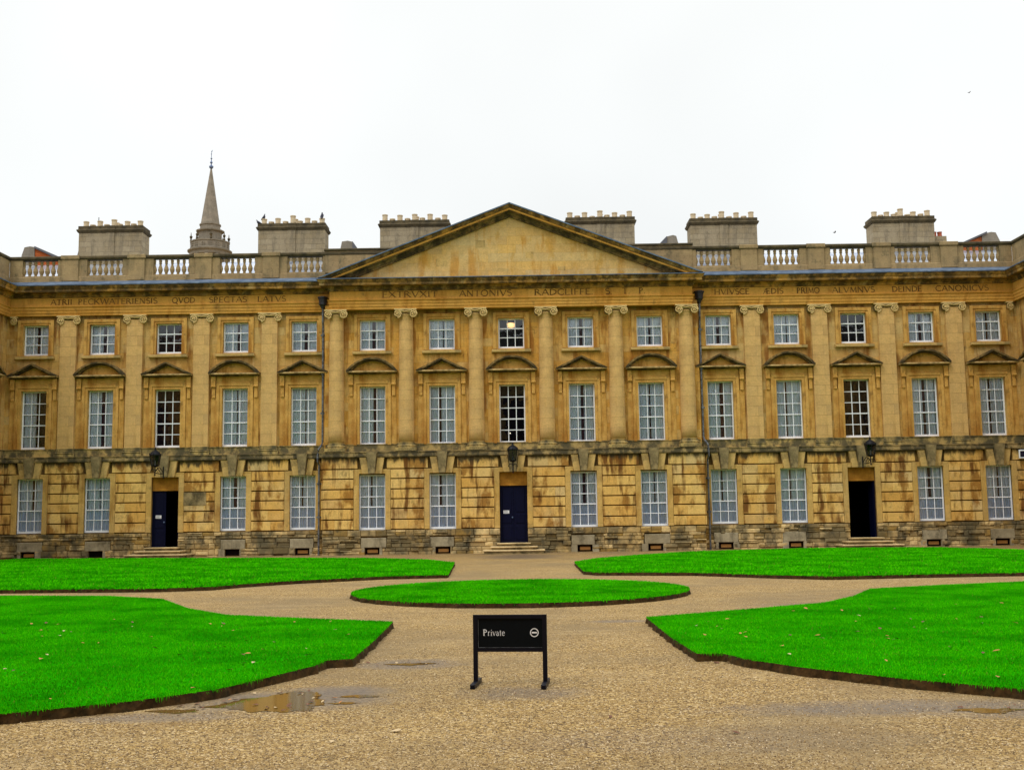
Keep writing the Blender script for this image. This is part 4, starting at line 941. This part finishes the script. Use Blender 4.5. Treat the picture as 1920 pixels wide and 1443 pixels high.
# ------------------------------------------------------------------ lettering
def arc(cx, cy_, rx, ry, a0, a1, n=10): return [(cx+rx*math.cos(rad(a0+(a1-a0)*k/n)), cy_+ry*math.sin(rad(a0+(a1-a0)*k/n))) for k in range(n+1)]
TH, TN = .19, .11
G_ = {  # glyph: (advance, [(points, width)], [serif (x,y,halfwidth)])
 'A': (.86, [([(.43,1),(.08,0)], TN), ([(.43,1),(.80,0)], TH), ([(.2,.34),(.68,.34)], TN)], [(.08,0,.1),(.8,0,.12)]),
 'C': (.80, [(arc(.46,.5,.38,.48,45,315,16), TH*.8)], []),
 'D': (.88, [([(.14,0),(.14,1)], TH), (arc(.14,.5,.62,.47,-90,90,14), TH*.8)], [(.12,0,.12),(.12,1,.12)]),
 'E': (.66, [([(.14,0),(.14,1)], TH), ([(.14,.97),(.58,.97)], TN), ([(.14,.52),(.5,.52)], TN), ([(.14,.03),(.62,.03)], TN)], [(.12,0,.12),(.12,1,.12)]),
 'F': (.62, [([(.14,0),(.14,1)], TH), ([(.14,.97),(.56,.97)], TN), ([(.14,.52),(.48,.52)], TN)], [(.14,0,.14),(.12,1,.12)]),
 'H': (.90, [([(.14,0),(.14,1)], TH), ([(.74,0),(.74,1)], TH), ([(.14,.52),(.74,.52)], TN)], [(.14,0,.13),(.14,1,.13),(.74,0,.13),(.74,1,.13)]),
 'I': (.36, [([(.16,0),(.16,1)], TH)], [(.16,0,.14),(.16,1,.14)]),
 'K': (.84, [([(.14,0),(.14,1)], TH), ([(.68,1),(.16,.46)], TN), ([(.3,.58),(.76,0)], TH)], [(.14,0,.13),(.14,1,.13),(.66,1,.1),(.76,0,.1)]),
 'L': (.64, [([(.14,0),(.14,1)], TH), ([(.14,.03),(.6,.03)], TN)], [(.12,0,.12),(.14,1,.14)]),
 'M': (1.0, [([(.14,0),(.2,1)], TN), ([(.2,1),(.5,.1)], TH), ([(.5,.1),(.8,1)], TN), ([(.8,1),(.86,0)], TH)], [(.14,0,.11),(.86,0,.13)]),
 'N': (.90, [([(.14,0),(.14,1)], TN), ([(.14,1),(.74,0)], TH), ([(.74,0),(.74,1)], TN)], [(.14,0,.11),(.12,1,.1),(.74,1,.12)]),
 'O': (.96, [(arc(.47,.5,.38,.48,0,360,20), TH*.85)], []),
 'P': (.68, [([(.14,0),(.14,1)], TH), (arc(.16,.74,.38,.24,-90,90,10), TH*.7)], [(.14,0,.14),(.12,1,.12)]),
 'Q': (.98, [(arc(.47,.5,.38,.48,0,360,20), TH*.85), ([(.55,.12),(.9,-.18)], TH*.8)], []),
 'R': (.80, [([(.14,0),(.14,1)], TH), (arc(.16,.74,.36,.24,-90,90,10), TH*.7), ([(.36,.5),(.74,0)], TH)], [(.14,0,.13),(.12,1,.12),(.74,0,.09)]),
 'S': (.60, [(arc(.31,.75,.21,.22,40,250,9)+arc(.31,.27,.24,.25,80,-140,10), TH*.8)], []),
 'T': (.76, [([(.38,0),(.38,1)], TH), ([(.04,.97),(.72,.97)], TN)], [(.38,0,.14)]),
 'V': (.84, [([(.08,1),(.42,0)], TH), ([(.42,0),(.78,1)], TN)], [(.08,1,.12),(.78,1,.1)]),
 'W': (1.2, [([(.08,1),(.36,0)], TH), ([(.36,0),(.62,1)], TN), ([(.62,1),(.86,0)], TH), ([(.86,0),(1.14,1)], TN)], [(.08,1,.1),(.62,1,.08),(1.14,1,.08)]),
 'X': (.84, [([(.08,1),(.76,0)], TH), ([(.74,1),(.1,0)], TN)], [(.08,1,.1),(.74,1,.08),(.1,0,.08),(.76,0,.1)]),
 '&': (1.14, [([(.5,1),(.06,0)], TN), ([(.58,0),(.58,1)], TH), ([(.24,.4),(.58,.4)], TN), ([(.5,.97),(1.02,.97)], TN), ([(.58,.52),(.94,.52)], TN), ([(.58,.03),(1.06,.03)], TN)], [(.06,0,.1)]),
 '.': (.3, [([(.12,.0),(.12,.13)], .14)], []),
 'r': (.40, [([(.11,0),(.11,.64)], .11), (arc(.25,.48,.13,.15,150,55,4), .09)], [(.11,0,.1),(.08,.64,.06)]),
 'i': (.26, [([(.12,0),(.12,.64)], .11), ([(.12,.84),(.12,.95)], .12)], [(.12,0,.1),(.09,.64,.06)]),
 'v': (.50, [([(.05,.66),(.25,0)], .11), ([(.25,0),(.45,.66)], .06)], [(.06,.66,.08),(.44,.66,.07)]),
 'a': (.46, [([(.33,0),(.33,.45)], .11), (arc(.2,.46,.13,.18,0,150,6), .08), (arc(.18,.19,.13,.17,60,330,8), .09)], [(.38,.02,.06)]),
 't': (.34, [([(.15,.1),(.15,.84)], .11), ([(.02,.62),(.3,.62)], .07), (arc(.22,.1,.08,.09,180,300,4), .08)], []),
 'e': (.48, [(arc(.24,.33,.19,.31,20,320,12), .10), ([(.07,.36),(.42,.36)], .06)], []),
}
def text(mb, s_, x0, x1, z0, h, y, yd=.006, track=0., wt=1.):
    """letters between x0 and x1, baseline z0, cap height h, on a wall at y"""
    gl = [G_['&' if c == 'Æ' else c] for c in s_]; tot = sum(g[0] for g in gl)+track*(len(gl)-1)
    k = (x1-x0)/tot; x = x0; step = 0
    for g in gl:
        for pts, wd in g[1]+[([(sx-sw, sy_+(.025 if sy_ < .4 else -.025)), (sx+sw, sy_+(.025 if sy_ < .4 else -.025))], .05) for sx, sy_, sw in g[2]]:
            for (ax, az), (bx, bz) in zip(pts, pts[1:]):
                A = Vector((x+ax*k, z0+az*h)); B = Vector((x+bx*k, z0+bz*h)); d = B-A
                if d.length < 1e-6: continue
                d.normalize(); n_ = Vector((-d.y, d.x)); q = wd*h/2*wt; e_ = d*(q*.3 if len(pts) > 2 else 0)
                step = (step+1) % 11; yy = y-yd-step*yd*.04
                P4 = [A-n_*q-e_, B-n_*q+e_, B+n_*q+e_, A+n_*q-e_]
                mb.prism([(p.x, p.y) for p in P4], yy, y+.002)
        x += (g[0]+track)*k
for wd_, a, b in (('ATRII', -21.32, -20.29), ('PECKWATERIENSIS', -20.04, -16.35), ('QVOD', -15.68, -14.59), ('SPECTAS', -13.97, -12.2), ('LATVS', -11.72, -10.39),
                  ('HVIVSCE', 9.38, 11.02), ('ÆDIS', 11.63, 12.57), ('PRIMO', 13.18, 14.25), ('ALVMNVS', 14.8, 16.78), ('DEINDE', 17.56, 18.95), ('CANONICVS', 19.56, 22.01)):
    m = MB(); text(m, wd_, a, b, 11.62, .26, -.17, .004); m.obj('inscription', 'carved', MR)
for wd_, a, b in (('EXTRVXIT', -5.88, -3.31), ('ANTONIVS', -2.36, .06), ('RADCLIFFE.', 1.07, 3.79), ('S.', 4.30, 4.66), ('T.', 5.08, 5.46), ('P.', 5.84, 6.16)):
    m = MB(); text(m, wd_, a, b, 11.60, .28, -.80, .004); m.obj('inscription', 'carved', MR)

# ------------------------------------------------------------------ side ranges (left and right of the court)
def side(label, loc, rz, xs, x0, x1, near0):
    P = empty('side_range', label, 'building', loc, rz)
    e0, e1 = (None, (-1, -1)) if not near0 else ((1, -1), None)
    facade(P, xs, x0, x1, 0, -.15, 0, ['tri', 'seg', 'tri'], 'net', vents=False)
    xa, xb = (x0, x1-.15) if not near0 else (x0+.15, x1)
    MB().sweep([(xa, -.15), (xb, -.15)], prof_band(), e0, e1).obj('band_course', 'band', P)
    MB().sweep([(x0, 0), (x1, 0)], prof_dado(), e0, e1).obj('sill_course', 'dado', P)
    MB().box(xa, xb, -.14, .05, 4.40, 4.601).obj('ledge', 'dado', P)
    entab(P, [(xa, -.15), (xb, -.15)], 0, e0, e1)
    parapet(P, x0, x1, xs[1:] if near0 else xs[:-1], [], e0=e0, e1=e1)
    for a, b in zip(xs, xs[1:]): pilaster(P, (a+b)/2)
    m = MB(); m.box(min(x0, x1), max(x0, x1), .5, 7.5, -.1, 12.7); m.obj('rear_wall', 'chimney', P)
    return P
side('short golden stone side range at the left edge of the court', (XL, 0, 0), PI/2, [-8.1, -5.0, -1.95], -9.8, 0, False)
side('short golden stone side range at the right edge of the court', (XR, 0, 0), -PI/2, [1.95, 5.0, 8.1], 0, 9.8, True)

# the building on the near side of the court, behind the camera: seen only in the window glass
OB = empty('library_building', 'tall columned stone building behind the camera, seen only reflected in the windows', 'building', (0, -60, 0), PI)
MB().box(-48, 48, .0, 12, -.1, 17.6).obj('wall', 'parapet', OB)
MB().sweep([(-48, 12), (-48, 0), (48, 0), (48, 12)], [(-.3, 15.2), (.1, 15.2), (.15, 15.8), (.3, 16.0), (.9, 16.3), (1.0, 16.7), (-.3, 16.8)]).obj('cornice', 'cornice', OB)
for k in range(16):
    x = -45+6*k
    MB().lathe([(.95, 0), (.95, 1.2), (.8, 1.4), (.7, 14.6), (.95, 15.1), (.95, 15.2)], x, -.1, 16).obj('column', 'buff', OB)
    if k < 15:
        for z0, z1 in ((1.5, 5.6), (7.6, 13.2)): MB().box(x+1.9, x+4.1, -.06, .0, z0, z1).obj('window', 'lens', OB)
MB().prism([(-48, 17.6), (48, 17.6), (42, 20.2), (-42, 20.2)], 1.5, 11).obj('roof', 'slate', OB)

# ------------------------------------------------------------------ lanterns
def lantern(x, yw, label):
    L = empty('wall_lantern', label, 'lantern', (x, -1.6, 3.95), 0, 'lanterns over the three doors')
    b = MB(); n = 6
    for k in range(n):
        t = 2*PI*k/n+PI/6
        b.tube([(.17*math.cos(t), .17*math.sin(t), .12), (.245*math.cos(t), .245*math.sin(t), .58)], .014, 5)
    b.lathe([(.05, .04), (.175, .09), (.185, .125)], n=6, rot=PI/6); b.lathe([(.26, .57), (.26, .60), (.235, .62), (.20, .70), (.11, .765), (.05, .79), (.035, .85), (.05, .88), (.0, .93)], n=12)
    for k in range(n):
        t = 2*PI*k/n+PI/6; b.box(.25*math.cos(t)-.012, .25*math.cos(t)+.012, .25*math.sin(t)-.012, .25*math.sin(t)+.012, .58, .66)
    b.obj('lantern_frame', 'iron', L)
    g = MB(); g.lathe([(.155, .125), (.232, .57)], n=6, rot=PI/6); g.f = g.f[:6]; g.t = g.t[:6]; g.obj('lantern_glass', 'lglass', L)
    MB().tube([(0, 0, .12), (0, 0, .33)], [.03, .022], 8).obj('lamp_holder', 'notice', L)
    r = MB(); d = -1.6-yw     # negative: wall is behind
    r.tube([(0, 0, .06), (0, 0, -.28)], [.03, .02], 6); r.lathe([(.0, -.34), (.045, -.29), (.02, -.24)], n=8)
    r.tube([(0, 0, -.20), (0, -d*.5, -.22), (0, -d, -.20)], .022, 6)
    for s_ in (-1, 1):
        r.tube([(0, 0, -.18)]+[(s_*(.10-.10*math.cos(a)), 0, -.08+.10*math.sin(a)-.06) for a in np.linspace(0, PI*1.1, 8)], .014, 5)
    sc = [(0, -d*t, -.20+.28*math.sin(PI*t)*(1-.2*t)) for t in np.linspace(.05, .95, 10)]; r.tube(sc, .016, 5)
    r.tube([(0, -d*(.3+.09*math.cos(a)), -.06+.09*math.sin(a)) for a in np.linspace(0, 5.5, 14)], .012, 5)
    r.tube([(0, -d, -.42), (0, -d, .12)], .028, 6)
    r.obj('lantern_bracket', 'iron', L)
lantern(BX[2], -.41, 'black iron lantern above the half open left door')
lantern(0, -1.06, 'black iron lantern above the closed centre door')
lantern(BX[12], -.41, 'black iron lantern above the open right door')

# lit lamp in the top centre window, small lamp in the one below
L = empty('ceiling_lamp', 'glowing orange ceiling lamp seen through the top centre window', 'lamp', (-.02, .05, 10.42))
MB().lathe([(.08, -.16), (.17, -.13), (.19, .04), (.08, .07)], n=12).obj('lamp_shade', 'lampglow', L); MB().tube([(0, 0, .08), (0, 0, .4)], .01, 5).obj('lamp_cord', 'iron', L)
L = empty('table_lamp', 'tiny lit lamp low in the dark middle window over the centre door', 'lamp', (-.12, .05, 4.98))
MB().lathe([(.06, 0), (.02, .03), (.02, .36), (.05, .38)], n=8).obj('lamp_base', 'iron', L); MB().lathe([(.025, .38), (.025, .42), (.0, .44)], n=8).obj('bulb', 'bulb', L)
# floodlight at the right corner
L = empty('security_light', 'small white framed floodlight on the right corner of the court', 'floodlight', (22.95, -.42, 4.08), rad(-20))
m = MB(); m.box(-.15, .15, .0, .16, -.19, .19); m.box(-.15, .15, -.04, 0, .13, .19); m.box(-.15, .15, -.04, 0, -.19, -.15); m.box(-.15, -.10, -.04, 0, -.148, .128); m.box(.10, .15, -.04, 0, -.148, .128); m.obj('light_housing', 'white', L)
MB().box(-.098, .098, -.015, -.002, -.148, .128).obj('light_lens', 'lens', L); MB().box(-.03, .03, .16, .34, -.04, .04).obj('light_bracket', 'iron', L)

# ------------------------------------------------------------------ church steeple beyond
SX, SY = -56.0, 150.
CH = empty('church_steeple', 'tall grey stone church spire with urn pinnacles rising behind the roofline', 'steeple', (SX, SY, 0))
m = MB(); m.box(-4.4, 4.4, -4.4, 4.4, -.1, 38); m.box(-4.8, 4.8, -4.8, 4.8, 38, 39); m.obj('tower', 'steeple', CH)
m = MB(); m.lathe([(2.9, 39), (2.9, 48.8), (3.0, 49.2)], n=24); m.obj('drum', 'steeple', CH)
for k in range(12):
    t = 2*PI*k/12+.1; MB().lathe([(.34, 39.0), (.34, 39.4), (.28, 39.6), (.25, 48.4), (.34, 48.6), (.36, 49.2)], 3.4*math.cos(t), 3.4*math.sin(t), 10).obj('column', 'steeple', CH)
m = MB(); m.lathe([(3.4, 49.2), (3.6, 49.3), (3.65, 49.8), (3.95, 50.0), (4.0, 50.2), (3.5, 50.25)], n=32); m.obj('drum_cornice', 'steeple', CH)
m = MB(); m.lathe([(3.55, 50.25), (3.55, 50.5), (3.45, 50.55), (3.45, 51.6), (3.58, 51.65), (3.58, 51.85), (3.2, 51.85), (3.2, 50.3)], n=16, rot=.1)
for k in range(16):
    t = 2*PI*(k+.5)/16+.1
    for dz in (.55, .95):
        for da in (-.06, .06): m.tube([(3.42*math.cos(t+da), 3.42*math.sin(t+da), 50.3+dz), (3.5*math.cos(t+da), 3.5*math.sin(t+da), 50.3+dz)], .13, 6)
m.obj('parapet_ring', 'steeple', CH)
m = MB(); m.lathe([(2.15, 50.3), (2.1, 53.6), (2.5, 53.8), (2.55, 54.0), (1.85, 54.1), (1.8, 54.9), (1.95, 55.0), (1.95, 55.2)], n=16); m.obj('lantern_stage', 'steeple', CH)
m = MB(); m.lathe([(1.72, 55.2), (.17, 65.6), (.1, 65.8)], n=8, rot=PI/8); m.obj('spire', 'steeple', CH)
m = MB(); m.lathe([(.1, 65.7), (.38, 66.0), (.42, 66.25), (.15, 66.45), (.1, 66.7), (.26, 67.0), (.1, 67.25), (.07, 67.6), (.2, 67.75), (.06, 67.9), (.05, 68.5), (.12, 68.6), (.03, 68.7), (.03, 69.2)], n=10)
m.prism([(-.05, 68.7), (.12, 69.0), (.22, 69.4), (.02, 69.1)], -.04, .04); m.obj('finial', 'gilt', CH)
for k in range(8):
    t = 2*PI*k/8+.32; MB().lathe([(.22, 51.85), (.22, 52.15), (.1, 52.25), (.25, 52.6), (.28, 52.8), (.1, 52.95), (.06, 53.35), (.02, 53.6)], 3.35*math.cos(t), 3.35*math.sin(t), 8).obj('pinnacle', 'coping', CH)

# ------------------------------------------------------------------ birds
def bird(label, loc, rz, pitch, spread=0., group=None, sc=1.0):
    B = empty('bird', label, 'bird', loc, rz, group)
    m = MB(); n = 10
    st = [(-.20, .012, 0), (-.14, .03, .0), (-.06, .062, .005), (.02, .075, .01), (.08, .062, .03), (.115, .036, .065), (.135, .034, .09), (.155, .024, .095), (.17, .008, .09), (.19, .003, .085)]
    cpch, spch = math.cos(pitch), math.sin(pitch); vs = []
    for x, r, z in st:
        for k in range(n):
            t = 2*PI*k/n; yy = r*math.cos(t); zz = z+r*math.sin(t)*.95
            vs.append(((x*cpch-zz*spch)*sc, yy*sc, (x*spch+zz*cpch)*sc+.09*sc))
    m.raw(vs, [(i*n+k, i*n+(k+1)%n, (i+1)*n+(k+1)%n, (i+1)*n+k) for i in range(len(st)-1) for k in range(n)]+[tuple(range(n))[::-1], tuple((len(st)-1)*n+k for k in range(n))])
    m.obj('bird_body', 'bird', B, smooth=True)
    w_ = MB()
    for s_ in (-1, 1):
        if spread: w_.raw([(.05*sc, s_*.05*sc, .11*sc), (-.07*sc, s_*.05*sc, .10*sc), (-.10*sc, s_*.28*sc, .2*sc), (0, s_*.32*sc, .22*sc), (.05*sc, s_*.2*sc, .17*sc), (.05*sc, s_*.05*sc, .12*sc), (-.07*sc, s_*.05*sc, .11*sc), (-.1*sc, s_*.28*sc, .207*sc), (0, s_*.32*sc, .227*sc), (.05*sc, s_*.2*sc, .18*sc)], [(0,1,2,3,4), (9,8,7,6,5)])
        else: w_.tube([(x*cpch-.02*spch, s_*.06, x*spch+.02*cpch+.095) for x in (.06, -.04, -.17)], [.02, .035, .006], 6)
    w_.obj('wing', 'bird', B)
    if not spread:
        l = MB(); l.tube([(0, .02, .05), (.01, .02, 0)], .006, 5); l.tube([(0, -.02, .05), (.01, -.02, 0)], .006, 5); l.obj('bird_legs', 'iron', B)
    return B
bird('dark pigeon perched on the leftmost pot of the second chimney from the left', (-12.5, 4.35, 16.74), rad(10), rad(45))
bird('dark pigeon on the rim of the chimney below the perched pigeon', (-12.72, 4.15, 16.42), rad(170), rad(20))
bird('dark pigeon perched on the rightmost pot of the second chimney from the left', (-9.54, 4.35, 16.77), rad(80), rad(60))
bird('tiny bird flying high in the upper right of the sky', (19.66, -5, 19.2), rad(30), 0, 1, sc=.3)
bird('tiny bird flying low above the roofline at right', (26.6, 40, 24.4), rad(10), 0, 1, sc=.7)

# ------------------------------------------------------------------ the sign
SG = empty('private_sign', 'low black freestanding sign reading Private with a no entry symbol, on the gravel', 'sign', (.225, -39.8, 0), rad(-6))
hw = .372; pw = .022
for s_ in (-1, 1):
    x = s_*(hw-pw)
    p_ = MB(); p_.box(x-pw, x+pw, -.022, .022, .045, .70); p_.obj('post', 'signpaint', SG)
    f_ = MB(); f_.cbox(x-.024, x+.024, -.25, .25, .002, .046, .006); f_.obj('foot', 'signpaint', SG)
m = MB(); m.box(-hw+2*pw, hw-2*pw, -.021, .021, .662, .699); m.box(-hw+2*pw, hw-2*pw, -.021, .021, .335, .366); m.obj('frame_rail', 'signpaint', SG)
o = MB().box(-hw+2*pw, hw-2*pw, -.006, .010, .367, .661).obj('sign_panel', 'signface', SG)
m = MB()
a, b, c, d = -hw+2*pw+.006, hw-2*pw-.006, .374, .654
m.box(a, a+.003, -.0095, -.006, c, d); m.box(a+.003, b, -.0095, -.006, c, c+.003); m.obj('panel_beading', 'pipe', o)
m = MB(); text(m, 'Private', -.272, -.050, .492, .062, -.006, .0015, .04, .72); m.obj('sign_lettering', 'lettering', o)
m = MB(); cx_, cz_ = .247, .522
A = [(cx_+.043*math.cos(t), cz_+.043*math.sin(t)) for t in np.linspace(0, 2*PI, 33)]; B_ = [(cx_+.035*math.cos(t), cz_+.035*math.sin(t)) for t in np.linspace(0, 2*PI, 33)]
for k in range(32): m.prism([A[k], A[k+1], B_[k+1], B_[k]], -.0085, -.005)
m.box(cx_-.026, cx_+.026, -.0085, -.005, cz_-.007, cz_+.007); m.obj('no_entry_symbol', 'lettering', o)

# ------------------------------------------------------------------ fallen leaves
def leafmesh(mat):
    m = MB(); c_ = random.uniform(.3, .8)
    p_ = [(-1,0,.05),(-.5,.5,.25*c_),(.1,.62,.35*c_),(.7,.3,.2),(1.1,0,.1),(.6,-.4,.3*c_),(0,-.55,.4*c_),(-.6,-.4,.2)]
    m.raw([(0,0,.02)]+p_, [(0, 1+k, 1+(k+1) % 8) for k in range(8)]); return m.mesh('fallen_leaf', mat)
LM = {k: [leafmesh(k) for _ in range(3)] for k in ('leaf1', 'leaf2', 'leaf3')}
def leaf_at(x, y, z, r, kind_, label, group):
    o = link('fallen_leaf', random.choice(LM[kind_]), None, (x, y, z)); r *= 1.35; o.scale = (r, r, r); o.rotation_euler = (random.uniform(-.3, .3), random.uniform(-.3, .3), random.uniform(0, 6.3))
    tag(o, label, 'leaf', group)
for nm, xr, yr, N in (('front_left', (-7.5, -2.0), (-41.3, -32.6), 60), ('front_right', (2.6, 8.5), (-41.5, -32), 60)):
    k = 0
    while k < N:
        x, y = random.uniform(*xr), random.uniform(*yr)
        if inpoly(np.array([x]), np.array([y]), LAWNS[nm])[0] and abs(x-.36) < (y+51.3)*.46:
            leaf_at(x, y, HL+.02, random.uniform(.014, .032), random.choice(['leaf1', 'leaf1', 'leaf1', 'leaf2', 'leaf2', 'leaf1', 'leaf3']), 'small fallen leaf on the %s lawn' % LABEL_L[nm], 'fallen leaves on the %s lawn' % LABEL_L[nm]); k += 1
for k in range(34):
    a = random.uniform(0, 2*PI); q = random.uniform(.45, 1.2); x = -2.0+q*.75*math.cos(a); y = -40.55+q*.55*math.sin(a)
    if inpoly(np.array([x]), np.array([y]), LAWNS['front_left'])[0]: continue
    leaf_at(x, y, .009, random.uniform(.012, .028), random.choice(['leaf2', 'leaf2', 'leaf1', 'leaf3']), 'wet leaf or twig in and around the puddle', 'wet leaves around the puddle')
for k in range(26):
    x, y = random.choice([(random.gauss(2.5, .08), random.gauss(-38.35, .05)), (random.gauss(4.4, .8), random.gauss(-41.5, .15)), (random.uniform(-2, 4), random.uniform(-43, -38.7)), (random.gauss(-.95, .3), random.gauss(-38.05, .1))])
    if any(inpoly(np.array([x]), np.array([y]), p)[0] for p in LAWNS.values()): continue
    leaf_at(x, y, .008, random.uniform(.012, .024), random.choice(['leaf2', 'leaf3', 'leaf2']), 'small leaf lying on the gravel path', 'leaves on the gravel')
leaf_at(-.66, -42.15, .01, .035, 'leaf3', 'pale crumpled scrap on the gravel at the front left of the sign', None)
leaf_at(1.98, -42.4, .01, .028, 'leaf2', 'dark leaf alone on the gravel at the front right of the sign', None)
